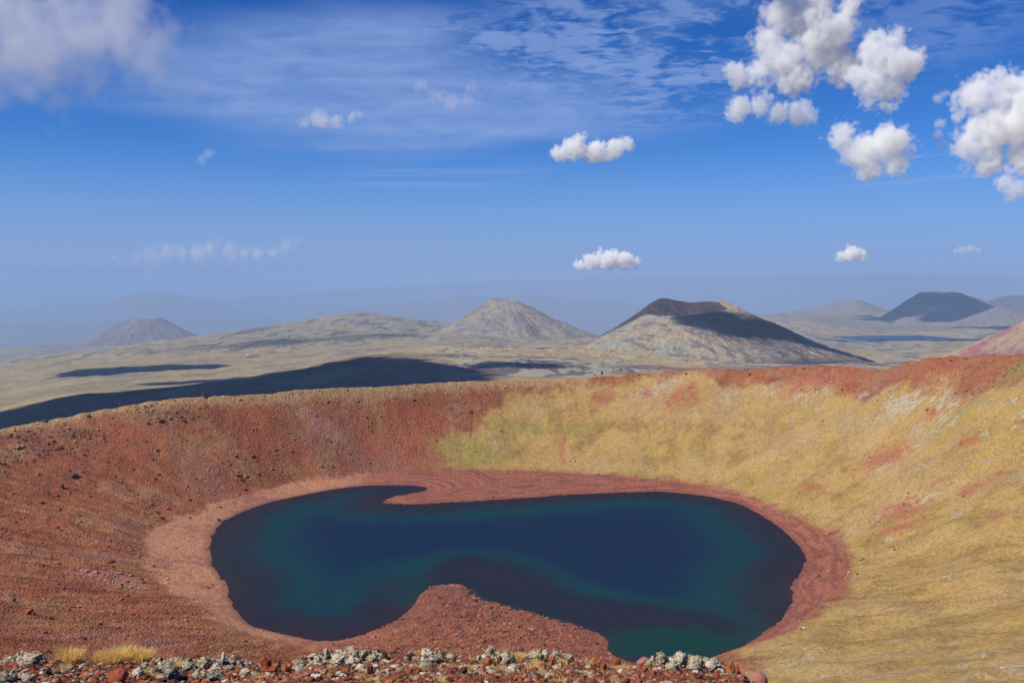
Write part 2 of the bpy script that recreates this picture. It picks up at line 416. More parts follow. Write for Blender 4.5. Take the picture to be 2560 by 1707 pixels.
# ------------------------------------------------------------------ mesh and tag helpers
def tag(o, label=None, cat=None, group=None, kind=None):
    if label: o['label'] = label
    if cat: o['category'] = cat
    if group: o['group'] = group
    if kind: o['kind'] = kind
    return o
def make_mesh(name, co, faces, cols=None, smooth=True, attrs=None):
    me = bpy.data.meshes.new(name)
    co = np.asarray(co, np.float32); faces = np.asarray(faces, np.int32)
    k = faces.shape[1]
    me.vertices.add(len(co)); me.vertices.foreach_set('co', co.ravel())
    me.loops.add(faces.size); me.loops.foreach_set('vertex_index', faces.ravel())
    me.polygons.add(len(faces)); me.polygons.foreach_set('loop_start', np.arange(0, faces.size, k, dtype=np.int32))
    me.polygons.foreach_set('loop_total', np.full(len(faces), k, np.int32))
    me.polygons.foreach_set('use_smooth', np.full(len(faces), smooth, bool))
    if cols is not None:
        a = me.color_attributes.new('albedo', 'FLOAT_COLOR', 'POINT')
        c = np.ones((len(co), 4), np.float32); c[:, :3] = np.asarray(cols) * (.80 if name not in ('tuft', 'short_grass') else .92)
        a.data.foreach_set('color', c.ravel())
    for nme, v in (attrs or {}).items():
        a = me.attributes.new(nme, 'FLOAT', 'POINT'); a.data.foreach_set('value', np.asarray(v, np.float32).ravel())
    me.update(calc_edges=True)
    return me
def link(name, me, mat=None, parent=None):
    o = bpy.data.objects.new(name, me)
    if mat: me.materials.append(mat)
    SC.collection.objects.link(o)
    if parent: o.parent = parent
    return o
def grid_faces(nr, na, closed=False, flip=False):
    i = np.arange(nr - 1)[:, None]; j = np.arange(na if closed else na - 1)[None, :]
    j2 = (j + 1) % na
    a = i * na + j; b = i * na + j2; c = (i + 1) * na + j2; d = (i + 1) * na + j
    f = np.stack([a, d, c, b], -1).reshape(-1, 4)
    return f[:, ::-1] if flip else f

# ------------------------------------------------------------------ colours of the land (linear base colours)
C = lambda *a: np.array(a, np.float32)
RED = C(.32, .102, .048); REDD = C(.21, .064, .034); ORNG = C(.34, .148, .063); PINK = C(.47, .225, .130)
PURP = C(.30, .125, .105); GRASS = C(.435, .285, .095); GRASSD = C(.33, .208, .070); GREEN = C(.33, .265, .055)
GREY = C(.50, .44, .33); GREYD = C(.17, .13, .12); TAN = C(.47, .31, .155)
def cm(a, b, t):
    return a + (b - a) * np.asarray(t, np.float32)[..., None]

def bc3(c, a): return np.broadcast_to(c, a.shape + (3,))
def ell(x, y, c, ax, ay, rot=0.0, soft=0.45, wob=None):
    """soft blob in world metres"""
    dx = x - c[0]; dy = y - c[1]; co, si = math.cos(rot), math.sin(rot)
    p = (dx * co + dy * si) / ax; q = (-dx * si + dy * co) / ay
    d = np.sqrt(p * p + q * q)
    if wob is not None: d = d + wob
    return sstep(1 + soft, 1 - soft, d)

def crater_colours(x, y, z, d_l, d_b, d_r, inr, t):
    n1 = fbm(x, y, 60, 4, .55, 51); n2 = fbm(x, y, 14, 4, .6, 52); n3 = fbm(x, y, 3.2, 3, .6, 53); n4 = fbm(x, y, 26, 3, .6, 57)
    az = np.arctan2(x, y)
    # streaks that run down slope: noise in (angle round the lake, height)
    cx0, cy0 = 12.0, 335.0
    ph = np.arctan2(x - cx0, y - cy0); rr = np.hypot(x - cx0, y - cy0)
    hf = fbm(x, y * 1.0, 7.0, 4, .62, 64)
    st = lerp(fbm(ph * 60, rr * 0.05, 1.6, 4, .6, 61), hf, .75 * sstep(330, 400, y) * (x > -60))
    st2 = fbm(ph * 60, rr * 0.035, 4.5, 3, .55, 62)
    wt = 0.5 * n2 + 0.35 * n3
    # red scoria side
    redc = cm(np.broadcast_to(RED, x.shape + (3,)), ORNG, np.clip(.40 + .9 * st2 + .4 * n1, 0, 1))
    redc = cm(redc, REDD, np.clip(.10 + 0.9 * st * sstep(430, 330, y) + .5 * n2, 0, .8))
    redc = cm(redc, TAN, np.clip(-.08 + .45 * n4 + .35 * n2 - .3 * st, 0, .28))
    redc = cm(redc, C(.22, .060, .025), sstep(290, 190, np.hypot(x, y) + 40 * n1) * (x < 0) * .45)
    redc = cm(redc, PURP, sstep(.25, .7, n1 + .8 * st2) * .45)
    # grass side
    gr = cm(np.broadcast_to(GRASS, x.shape + (3,)), GRASSD, np.clip(.38 + .9 * n2 + .4 * st, 0, 1))
    gr = cm(gr, C(.27, .16, .065), sstep(.10, .55, n3 * .6 + n2 * .6 + .3 * n4) * .45)
    gr = cm(gr, GREEN, np.clip(sstep(.1, .8, n1 - .25 * st) * .30, 0, 1))
    gr = cm(gr, TAN, np.clip(.25 + .9 * n4, 0, .8) * .6)
    lich = sstep(.25, .50, n4 * .8 + n3 * .55 + .35 * st)
    hgt = np.clip(z / np.maximum(50, 1), 0, 1.6)
    return redc, gr, lich, n1, n2, n3, n4, st, st2

# regions, measured in the photograph and laid on the ground as world polygons (filled in below)
_G = hits(disp([(985,1086),(1008,1035),(1040,988),(1110,955),(1170,912),(1300,882),(1500,868),(1650,864),(1780,884),(1900,908),(2010,905),(2100,885),(2200,898),(2300,880),(2400,862)]))
GRASS_POLY = np.concatenate([_G, [(290,330),(300,60),(120,-60),(8,-40),(7,14),(16,60),(30,140),(38,190)], hits(disp([(1690,1492),(1780,1462),(1860,1425),(1915,1385),(1942,1330),(1900,1240),(1760,1160),(1600,1115),(1400,1098),(1200,1084)]))])
_RT = hits(disp([(1640,846),(1720,848),(1850,842),(2030,850),(2100,828),(2250,816),(2420,812)]))
def W2(px, py):
    h = hit(px * K, py * K, ground_z, 40.0, 2500.0, 1500); return (h[0], h[1], h[3])
def px_blobs(lst):
    """(displayed x, y, half width, half height in displayed pixels, tilt) -> world centre, radial and cross size"""
    out = []
    for bx, by, hw, hh in lst:
        c = W2(bx, by); up = W2(bx, by - hh); dn = W2(bx, by + hh)
        ax = hw * K / FPX * c[2]; ay = max(0.5 * abs(up[2] - dn[2]), ax * .25)
        out.append((c[0], c[1], ax, ay, math.atan2(c[0], c[1])))
    return out
B_RED = px_blobs([(1552,915,36,16),(2035,1053,34,14),(2225,1012,26,9),(2075,1180,45,13),(2050,1215,45,9),(2110,1195,18,7),(2250,1115,30,8),(2160,1102,20,8),(2290,1090,20,5),(2060,1165,30,8),(1390,915,22,12),(1480,905,15,10),(2145,948,16,8),(2290,1185,15,5),(1905,870,60,16),(2350,968,14,6),(1860,1120,22,10),(1290,1025,8,30)])
B_GREY = px_blobs([(1850,905,60,10),(1890,935,26,8),(1760,890,50,10),(1920,950,34,7),(1985,905,26,8),(2040,895,30,7),(1980,960,25,9),(1815,962,20,7),(1750,968,22,7),(1642,1002,18,6),(1660,1030,9,16),(1720,985,20,5),(2110,1075,44,13),(2030,1075,30,8),(2085,1150,40,12),(2140,1140,30,9),(2000,1195,50,12),(2170,1320,34,10),(1900,1280,10,5),(2060,1230,40,8),(1590,1080,26,8),(1650,1095,30,6),(1860,1005,22,8),(2130,1010,20,12),(2240,925,24,7),(2270,1060,18,6),(2200,1180,22,6),(2230,1240,24,6),(2100,1500,26,5),(1990,1503,16,5),(2260,1500,60,9),(2180,1530,50,7),(2070,1545,60,8),(1700,1548,50,6),(1830,1520,60,5),(2320,1528,34,7),(1900,1550,60,8),(2250,1555,60,8),(2190,1478,30,4),(2050,1470,36,4)])
B_GREEN = px_blobs([(1090,1035,85,34),(1200,985,70,16),(1430,1092,60,8),(1500,1098,50,6),(1700,1118,60,9),(1760,1142,50,9),(2345,840,40,20),(1620,1053,18,6),(1900,1028,26,6),(1830,1200,40,10),(1330,985,50,12),(2200,955,40,10)])
B_ROCK = px_blobs([(345,945,36,16),(400,950,28,18),(380,975,26,9),(60,1000,60,12),(110,1035,70,14),(20,1050,30,18),(180,1000,60,12),(200,1030,30,14),(460,960,20,8),(165,1090,24,10),(470,1190,16,6),(560,1105,14,8)])
B_PALE = px_blobs([(655,915,30,14),(690,945,30,16),(730,975,30,16),(770,1000,30,18),(240,1320,60,12),(300,1345,40,10)])
B_BRICK = px_blobs([(590,940,40,20),(690,1040,26,18),(850,1020,50,20),(840,1000,60,12),(960,960,70,24),(960,1020,40,16),(940,1045,26,14),(480,930,50,10),(580,1125,60,14),(290,1000,50,18),(330,1040,30,14),(600,1000,40,12)])
_HEAD = hits(disp([(760,1478),(860,1455),(930,1420),(965,1372),(1005,1345),(1040,1343),(1080,1355),(1120,1385),(1220,1410),(1300,1430),(1360,1450),(1398,1480),(1408,1510),(1300,1520),(1100,1520),(900,1500)]))

def crater_albedo(x, y, z, d_l, d_b, d_r, inr, t):
    redc, gr, lich, n1, n2, n3, n4, st, st2 = crater_colours(x, y, z, d_l, d_b, d_r, inr, t)
    wob = 0.5 * n2 + 0.35 * n3
    dg = sdist(x, y, GRASS_POLY) + 9 * n1 + 6 * n2 + 3 * n3
    g = sstep(5, -5, dg)
    # red cap along the right part of the rim, tongues running down slope
    dtop = seg_dist(x, y, _RT, closed=False)
    capw = lerp(5., 30., sstep(135, 190, x))
    cap = sstep(capw + 6, capw - 6, dtop + 9 * st2 + 6 * st + 5 * n2) * (x > 60)
    cap = cap * (.66 - .5 * sstep(.15, .45, n3 * .6 + n4 * .6 + .2 * st))
    g = g * (1 - cap)
    redc = cm(redc, C(.33, .150, .088), cap * .45)
    # scattered red and tan flecks in the upper grass left of centre
    col = cm(redc, gr, g)
    fleck = g * sstep(.22, .55, .7 * n3 + .6 * n2 + .3 * st) * sstep(60, 10, np.abs(d_r))
    col = cm(col, ORNG * .9 + TAN * .1, fleck * .5)
    rocky = 1 - .8 * g
    m = np.zeros_like(x)
    for b in B_BRICK: m = np.maximum(m, ell(x, y, b, b[2] * 1.1, b[3] * 1.1, -b[4], .6, wob))
    col = cm(col, C(.37, .090, .052), m * .45 * (1 - g))
    m = np.zeros_like(x)
    for b in B_PALE: m = np.maximum(m, ell(x, y, b, b[2], b[3], -b[4], .6, wob))
    col = cm(col, C(.42, .22, .17), m * .6 * (1 - g))
    m = np.zeros_like(x)
    for b in B_GREEN: m = np.maximum(m, ell(x, y, b, b[2], b[3], -b[4], .6, wob * .8))
    col = cm(col, C(.29, .245, .06), m * .6)
    m = np.zeros_like(x)
    for b in B_RED: m = np.maximum(m, ell(x, y, b, b[2], b[3], -b[4], .85, wob * 2.0))
    redp = m * .72
    col = cm(col, C(.37, .11, .07), redp); rocky = np.maximum(rocky, redp)
    m = np.zeros_like(x)
    for b in B_GREY: m = np.maximum(m, ell(x, y, b, b[2], b[3], -b[4], .7, wob * 2.2))
    gp = m * sstep(-.2, .35, n3 + .5 * n2)
    loose = lich * sstep(0.05, .5, n1) * .55 * g
    up = sstep(.35, .75, z / 60.0) * (x > 60) * g
    upl = up * sstep(.05, .35, n2 * .7 + n3 * .6 + .25 * st + .35 * n4)
    gp = np.maximum(gp, np.maximum(loose * sstep(-.1, .4, n3), upl * .8))
    gcol = cm(bc3(GREY, x), C(.24, .18, .15), np.clip(sstep(170, 110, np.hypot(x, y)) * .85 + .5 * sstep(.1, .5, n3 - n2), 0, 1))
    col = col + (gcol - col) * (gp * .92).astype(np.float32)[..., None]; rocky = np.maximum(rocky, gp)
    m = np.zeros_like(x)
    for b in B_ROCK: m = np.maximum(m, ell(x, y, b, b[2], b[3], -b[4], .7, wob * 1.5))
    rk = m * sstep(-.35, .25, n3)
    col = cm(col, C(.15, .075, .06), rk * .7)
    # grass fringe on the very crest of the left rim
    fr = sstep(7, 2, d_r + 2 * n3) * (1 - cap) * (x < 40)
    col = cm(col, TAN * .95, fr * .75)
    # dark wisps in the grass
    wsp = g * sstep(.30, .62, st * .6 + n3 * .7)
    col = cm(col, C(.26, .16, .07), wsp * .35)
    # beach
    bm = sstep(2.0, -2.0, d_b + 3.2 * n2 + 1.2 * n3)
    side = np.where(y > 350, sstep(-78, -50, x + 10 * n2), sstep(-50, -10, x + 10 * n2))                    # left is pale pink sand, right brick
    farside = sstep(360, 400, y + 6 * n2)
    sand = cm(np.broadcast_to(PINK, x.shape + (3,)), C(.36, .15, .095), np.clip(.20 + 1.1 * n4 + .7 * n3 + .5 * st, 0, 1))
    sand = cm(sand, C(.30, .13, .12), sstep(.1, .5, n4 + .6 * n3 - .2) * .6)
    rings = fbm(d_l * 1.0, ph_about(x, y) * 14, 2.2, 3, .6, 77)
    brick = cm(np.broadcast_to(C(.36, .130, .085), x.shape + (3,)), C(.23, .080, .060), np.clip(.4 + 1.2 * rings + .4 * n3, 0, 1))
    bc = cm(sand, brick, np.clip(side, 0, 1))
    bc = cm(bc, C(.17, .065, .055), sstep(3.0, .3, d_l + 1.0 * n3) * .55)
    col = cm(col, bc, bm)
    rocky = lerp(rocky, .55 + .3 * side, bm)
    # headland of coarse dark gravel
    dh = sdist(x, y, _HEAD)
    hm = sstep(12, -10, dh + 8 * n2) * (y < 330)
    hc = cm(np.broadcast_to(C(.26, .095, .066), x.shape + (3,)), C(.34, .120, .060), sstep(270, 235, y + 20 * n1))
    hc = cm(hc, C(.17, .06, .05), np.clip(.2 + 1.1 * n3, 0, .8))
    col = cm(col, hc, hm * np.where(d_l > 0, 1, 1))
    rocky = np.maximum(rocky, hm)
    # outer flank
    col = cm(col, cm(np.broadcast_to(GREYD, x.shape + (3,)), TAN, np.clip(.4 + n1, 0, 1)), np.where(inr, 0, sstep(6, 60, d_r)))
    # lake bed
    col = cm(col, C(.16, .06, .05), sstep(0.3, -0.4, d_l))
    return col, rocky
def ph_about(x, y): return np.arctan2(x - 12, y - 335)

# ------------------------------------------------------------------ materials for the land
def land_material(name, scale=1.0, grain=1.0, bump=0.25, peb=True):
    m = bpy.data.materials.new(name); m.use_nodes = True
    N = NT(m.node_tree)
    out = N.n('ShaderNodeOutputMaterial'); p = N.n('ShaderNodeBsdfPrincipled')
    N.put(out.inputs[0], p.outputs[0])
    col = N.n('ShaderNodeAttribute', attribute_name='albedo').outputs['Color']
    rock = N.n('ShaderNodeAttribute', attribute_name='rocky').outputs['Fac']
    pos = N.n('ShaderNodeNewGeometry').outputs['Position']
    a = N.noise(pos, 0.9 * scale, 4, 0.7)
    b = N.noise(pos, 4.5 * scale, 3, 0.7)
    v = N.n('ShaderNodeTexVoronoi', feature='F1'); N.put(v.inputs['Vector'], pos); v.inputs['Scale'].default_value = 1.6 * scale
    f = N.math('ADD', N.rng(a, .32, .68, 1 - .32 * grain, 1 + .30 * grain), N.rng(b, .3, .7, -.20 * grain, .20 * grain))
    cell_ = N.n('ShaderNodeSeparateColor'); N.put(cell_.inputs[0], v.outputs['Color'])
    peb_f = N.rng(cell_.outputs[0], 0, 1, .82, 1.18, smooth=False)
    f = N.math('MULTIPLY', f, N.math('ADD', 1.0, N.math('MULTIPLY', rock, N.math('SUBTRACT', peb_f, 1.0))))
    c = N.n('ShaderNodeCombineColor')
    for i in range(3): N.put(c.inputs[i], f)
    res = N.mix(1.0, col, c.outputs[0], 'MULTIPLY')
    N.put(p.inputs['Base Color'], res)
    p.inputs['Roughness'].default_value = 0.95
    p.inputs['Specular IOR Level'].default_value = 0.15
    bh = N.math('ADD', N.math('MULTIPLY', a, 1.0), N.math('MULTIPLY', b, .35))
    bh = N.math('ADD', bh, N.math('MULTIPLY', rock, N.math('MULTIPLY', v.outputs['Distance'], -1.1)))
    bp = N.n('ShaderNodeBump'); bp.inputs['Strength'].default_value = 1.0; bp.inputs['Distance'].default_value = bump
    N.put(bp.inputs['Height'], bh); N.put(p.inputs['Normal'], bp.outputs[0])
    return m
M_NEAR = land_material('crater_earth', 1.0, .62, 0.30)
M_MID = land_material('country_earth', 0.055, 0.5, 4.5)
M_FAR = land_material('plain_earth', 0.006, 0.5, 20.0)

# ------------------------------------------------------------------ ground: crater sheet
def front_az(step, lim=31.0, side=3.0):
    f = np.arange(-lim, lim + 1e-6, step)
    s = np.arange(lim + side, 360 - lim - side + 1e-6, side)
    return np.radians(np.concatenate([f, s]))
import os
Q = float(os.environ.get('QQ', '1'))
azs = front_az(0.06 * Q)
rs = np.concatenate([np.exp(np.linspace(math.log(9.0), math.log(225), int(400 / Q))), np.arange(225.5, 560, .62 * Q), np.exp(np.linspace(math.log(560), math.log(1400), int(110 / Q)))])
RR, AA = np.meshgrid(rs, azs, indexing='ij')
X = RR * np.sin(AA); Y = RR * np.cos(AA)
Z, d_l, d_b, d_r, inr, tt = ground_z(X, Y, True)
col, rocky = crater_albedo(X, Y, Z, d_l, d_b, d_r, inr, tt)

def country_albedo(x, y, z):
    n1 = fbm(x, y, 900, 5, .55, 81); n2 = fbm(x, y * .5, 160, 5, .6, 82); n3 = fbm(x, y * .35, 45, 4, .6, 83)
    az = np.arctan2(x, y); r = np.hypot(x, y)
    base = cm(np.broadcast_to(C(.35, .275, .15), x.shape + (3,)), C(.23, .205, .150), np.clip(.35 + 1.1 * n1 + .4 * n2, 0, 1))
    # near: pale grey lava and lichen ground right of the middle, tan meadows between
    lava = 1.8 * sstep(-.20, .0, az * 1.0 + .1 * n1) * sstep(3000, 2400, r) + sstep(3000, 3600, r) * sstep(5600, 5000, r) * .6
    lava = np.clip(lava * sstep(-.30, .10, n2 + .4 * n1), 0, 1)
    base = cm(base, C(.36, .34, .27), lava * .85)
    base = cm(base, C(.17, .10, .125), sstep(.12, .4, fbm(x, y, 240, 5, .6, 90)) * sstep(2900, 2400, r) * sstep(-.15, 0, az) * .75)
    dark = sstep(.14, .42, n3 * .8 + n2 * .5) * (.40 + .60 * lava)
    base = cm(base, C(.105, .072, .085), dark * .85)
    base = cm(base, C(.10, .08, .08), sstep(.3, .6, fbm(x, y, 260, 4, .6, 88)) * sstep(3200, 4000, r) * sstep(6500, 5200, r) * .6)
    gold = sstep(.1, .5, n1 - .2 * n2) * (r < 3200)
    base = cm(base, C(.48, .35, .16), gold * .6)
    green = sstep(.32, .55, fbm(x, y, 600, 3, .5, 86)) * .4
    base = cm(base, C(.26, .27, .11), green * (r < 3500))
    base = cm(base, C(.11, .095, .075), sstep(1750, 1550, r + 200 * n1) * sstep(-.06, -.16, az + .05 * n2) * sstep(-.4, .1, n2 + .2) * .7)  # ground darkened behind the left rim, painted in to deepen the cloud shadow
    base = cm(base, C(.20, .17, .145), sstep(6500, 14000, r) * .9)
    return base, np.clip(lava * .6 + dark * .4, 0, 1)
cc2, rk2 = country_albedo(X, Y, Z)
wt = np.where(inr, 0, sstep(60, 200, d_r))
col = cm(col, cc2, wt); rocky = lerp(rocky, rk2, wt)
me = make_mesh('crater_ground', np.stack([X, Y, Z], -1).reshape(-1, 3), grid_faces(*X.shape, closed=True), col.reshape(-1, 3), attrs={'rocky': rocky})
tag(link('ground', me, M_NEAR), 'red scoria and dry yellow grass walls of the crater round the lake', kind='structure')

# ------------------------------------------------------------------ country beyond
azs = front_az(0.06 * Q)
rs = np.concatenate([np.exp(np.linspace(math.log(1380), math.log(6500), int(520 / Q))), np.exp(np.linspace(math.log(6520), math.log(16000), int(160 / Q)))])
RR, AA = np.meshgrid(rs, azs, indexing='ij'); X = RR * np.sin(AA); Y = RR * np.cos(AA)
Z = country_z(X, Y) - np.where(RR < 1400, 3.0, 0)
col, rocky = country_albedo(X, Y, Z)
me = make_mesh('plateau', np.stack([X, Y, Z], -1).reshape(-1, 3), grid_faces(*X.shape, closed=True), col.reshape(-1, 3), attrs={'rocky': rocky})
tag(link('terrain', me, M_MID), 'rolling high plateau of tan grass and old lava beyond the crater rim', kind='structure')
azs = front_az(0.15 * Q)
rs = np.exp(np.linspace(math.log(15900), math.log(70000), int(170 / Q)))
RR, AA = np.meshgrid(rs, azs, indexing='ij'); X = RR * np.sin(AA); Y = RR * np.cos(AA)
Z = country_z(X, Y)
col, rocky = country_albedo(X, Y, Z)
me = make_mesh('plain', np.stack([X, Y, Z], -1).reshape(-1, 3), grid_faces(*X.shape, closed=True), col.reshape(-1, 3), attrs={'rocky': rocky * 0})
tag(link('mountains', me, M_FAR), 'lowland plain and mountain ranges fading into blue haze', kind='structure')
# ------------------------------------------------------------------ water of the crater lake
def water_mat(name, body, refl=.10, bump=0.05, wl=1.6):
    m = bpy.data.materials.new(name); m.use_nodes = True
    N = NT(m.node_tree)
    out = N.n('ShaderNodeOutputMaterial'); df = N.n('ShaderNodeBsdfDiffuse'); gl = N.n('ShaderNodeBsdfGlossy'); mx = N.n('ShaderNodeMixShader')
    if body is None: N.put(df.inputs[0], N.n('ShaderNodeAttribute', attribute_name='albedo').outputs['Color'])
    else: df.inputs[0].default_value = body
    gl.inputs['Roughness'].default_value = .12
    pos = N.n('ShaderNodeNewGeometry').outputs['Position']
    mp = N.n('ShaderNodeMapping'); N.put(mp.inputs[0], pos); mp.inputs['Scale'].default_value = (0.40, 1.5, 1); mp.inputs['Rotation'].default_value = (0, 0, rad(-14))
    a = N.noise(mp.outputs[0], 1.0 / wl * 1.3, 4, 0.6, 0.3)
    bp = N.n('ShaderNodeBump'); bp.inputs['Strength'].default_value = 1.0; bp.inputs['Distance'].default_value = bump
    N.put(bp.inputs['Height'], a); N.put(gl.inputs['Normal'], bp.outputs[0]); N.put(df.inputs['Normal'], bp.outputs[0])
    fr = N.n('ShaderNodeFresnel'); fr.inputs[0].default_value = 1.33; N.put(fr.inputs[1], bp.outputs[0])
    N.put(mx.inputs[0], N.math('MULTIPLY', fr.outputs[0], refl)); N.put(mx.inputs[1], df.outputs[0]); N.put(mx.inputs[2], gl.outputs[0]); N.put(out.inputs[0], mx.outputs[0])
    return m
gx = np.arange(-125, 150, 0.8); gy = np.arange(205, 440, 0.8)
GXX, GYY = np.meshgrid(gx, gy); sd = sdist(GXX, GYY, LAKE)
n1 = fbm(GXX, GYY, 40, 3, .5, 91); n2 = fbm(GXX, GYY, 9, 4, .6, 92); n3 = fbm(GXX, GYY, 3, 3, .6, 93)
dep = np.clip(-sd, 0, None) + 3 * n1 + 2.0 * n2 + .8 * n3
# a submerged shelf runs out from the headland to the right
LK = lambda l: at_z(*np.array(disp(l)).T, 0.0)
shelf = LK([(960,1370),(985,1300),(1050,1272),(1140,1275),(1230,1310),(1320,1350),(1430,1375),(1560,1392),(1660,1410),(1720,1450),(1600,1475),(1450,1455),(1400,1480),(1340,1440),(1200,1400),(1100,1370),(1040,1345)])
ds = sdist(GXX, GYY, smooth_loop(shelf, 3)) + 4 * n1 + 2 * n2
wc = np.broadcast_to(C(.000, .026, .082), GXX.shape + (3,))
teal = C(.000, .060, .078)
wc = cm(wc, teal, sstep(40, 20, dep) * .68)
wc = cm(wc, C(.016, .026, .052), sstep(20, 10, dep + 3 * n2))
wc = cm(wc, C(.032, .024, .042), sstep(7, .5, dep + 2 * n2))
pool = ell(GXX, GYY, tuple(LK([(1540, 1487)])[0]), 22, 13, 0, .35, .3 * n2)
wc = cm(wc, teal, sstep(14, 3, ds) * (1 - sstep(3, -6, ds)) * .55)
wc = cm(wc, C(.012, .024, .052), sstep(4, -6, ds) * (1 - pool))
wc = cm(wc, C(.026, .024, .045), sstep(-6, -16, ds) * .6 * (1 - pool))
wc = cm(wc, C(.000, .050, .052), pool * sstep(0, 5, dep))
mist = ell(GXX, GYY, tuple(LK([(1740, 1370)])[0]), 16, 18, .4, .8, .8 * n2) + ell(GXX, GYY, tuple(LK([(545, 1270)])[0]), 14, 40, .2, .8, .9 * n2)
wc = cm(wc, C(.015, .055, .06), np.clip(mist, 0, 1) * .45 * sstep(-.3, .4, n3))
keep = sd < 2.5
idx = -np.ones(GXX.shape, int); 
fm = keep[:-1, :-1] | keep[1:, :-1] | keep[:-1, 1:] | keep[1:, 1:]
I, J = np.nonzero(fm)
quad = np.stack([I * len(gx) + J, I * len(gx) + J + 1, (I + 1) * len(gx) + J + 1, (I + 1) * len(gx) + J], -1)
used, inv = np.unique(quad, return_inverse=True)
co = np.stack([GXX.ravel()[used], GYY.ravel()[used], np.zeros(len(used))], -1)
me = make_mesh('lake', co, inv.reshape(quad.shape), wc.reshape(-1, 3)[used])
M_WATER = water_mat('lake_water', None, 0.22, 1.2, 1.4)
tag(link('water', me, M_WATER), 'deep blue crater lake with teal and purple shallows', kind='structure')

M_POND = water_mat('pond_water', (.004, .018, .075, 1), 0.25, 0.3, 8)
for k, (ppx, ppy, rr_, ax_, ay_) in enumerate(PONDS):
    c = at_range(ppx, ppy, rr_); a_ = math.atan2(c[0], c[1])
    th = np.linspace(0, 2 * np.pi, 73)[:-1]
    rad_ = 1 + .22 * np.array([fbm(np.array([math.cos(t) * 2 + k * 9]), np.array([math.sin(t) * 2]), 1.2, 3, .5, 5)[0] for t in th])
    px_, py_ = rad_ * ax_ * np.cos(th), rad_ * ay_ * np.sin(th)
    if k == 0:   # long and pointed, wider in the middle
        py_ = py_ * (0.25 + 0.75 * (1 - np.abs(np.cos(th)) ** 3))
    P = np.stack([c[0] + px_ * math.cos(a_) + py_ * math.sin(a_), c[1] - px_ * math.sin(a_) + py_ * math.cos(a_), np.full(72, c[2] - 2.4)], -1)
    co = np.concatenate([P, [[c[0], c[1], c[2] - 2.4]]]); f = [(i, (i + 1) % 72, 72) for i in range(72)]
    if np.cross(P[1] - P[0], P[2] - P[0])[2] < 0: f = [t[::-1] for t in f]
    tag(link('water', make_mesh('pond', co, f), M_POND), ['dark blue lake on the plain right of the big cone', 'small blue pond on the left meadow', 'tiny blue pond below the broad shield hill'][k], kind='structure')

# ------------------------------------------------------------------ volcanic hills
def hill(label, pxc, r, base_py, Rr, R, rim, power=1.3, bowl=0.0, noise_=0.06, colf=None, na=720, nr=170, seed=1, gul=0.05, top_noise=0.0):
    """Rr: rim radius, R: {phi: base radius}, rim: {phi: photo row of the rim}; all in photo pixels at range r (phi 0 right, 90 away)"""
    c = at_range(pxc, base_py, r); m = r / FPX; az = math.atan2(c[0], c[1])
    ph = np.linspace(0, 2 * np.pi, na, endpoint=False)
    def per(dct):
        k_ = sorted(dct); return np.interp(np.degrees(ph), [k_[-1] - 360] + k_ + [k_[0] + 360], [dct[k_[-1]]] + [dct[i] for i in k_] + [dct[k_[0]]])
    def sm(v, n=14):
        kk = np.exp(-0.5 * (np.arange(-3 * n, 3 * n + 1) / n) ** 2); kk /= kk.sum()
        return np.convolve(np.pad(v, 3 * n, mode='wrap'), kk, 'valid')
    Rp = sm(per(R)) * m; rp = sm(per(rim), 9)
    zr = CAMZ + (r + Rr * m * np.sin(ph)) * pta(pxc, rp)[1]
    rr_ = Rr * m * (1 + .10 * np.array(fbm(np.cos(ph) * 2, np.sin(ph) * 2, 1.5, 3, .5, seed)))
    u = np.concatenate([np.linspace(-1, 0, nr // 3, endpoint=False), np.linspace(0, 1.12, nr - nr // 3)])
    U, PH = np.meshgrid(u, ph, indexing='ij')
    rho = np.where(U < 0, (1 + U) * rr_[None], rr_[None] + U * (Rp - rr_)[None])
    zb = c[2]
    zrm = zr.mean()
    out = zb + (zr[None] - zb) * np.clip(1 - U, 0, 1) ** power - np.clip(U - 1, 0, 1) * 60 * m
    s_ = 1 + U
    inn = lerp(zrm - bowl * m, zr[None], sstep(0, 1, s_))
    Zl = np.where(U < 0, inn, out)
    lx = rho * np.cos(PH); ly = rho * np.sin(PH)
    H = zrm - zb
    gl = fbm(PH * 9, U * .7, 1.0, 4, .55, seed + 5)
    mask = sstep(0, .25, U) * sstep(1.12, .8, U)
    Zl = Zl + H * gul * gl * mask + H * noise_ * fbm(lx, ly, Rp.mean() * .35, 5, .55, seed + 8) * np.where(U > 0, sstep(0, .2, U), .3 + top_noise)
    wx = c[0] + lx * math.cos(az) + ly * math.sin(az); wy = c[1] - lx * math.sin(az) + ly * math.cos(az)
    col = colf(lx / m, ly / m, (Zl - zb) / H, U, PH, gl, wx, wy, zr)
    me = make_mesh('hill', np.stack([wx, wy, Zl], -1).reshape(-1, 3), grid_faces(*U.shape, closed=True, flip=True), col[0].reshape(-1, 3), attrs={'rocky': col[1]})
    o = link('hill', me, M_MID); tag(o, label, kind='structure'); return o
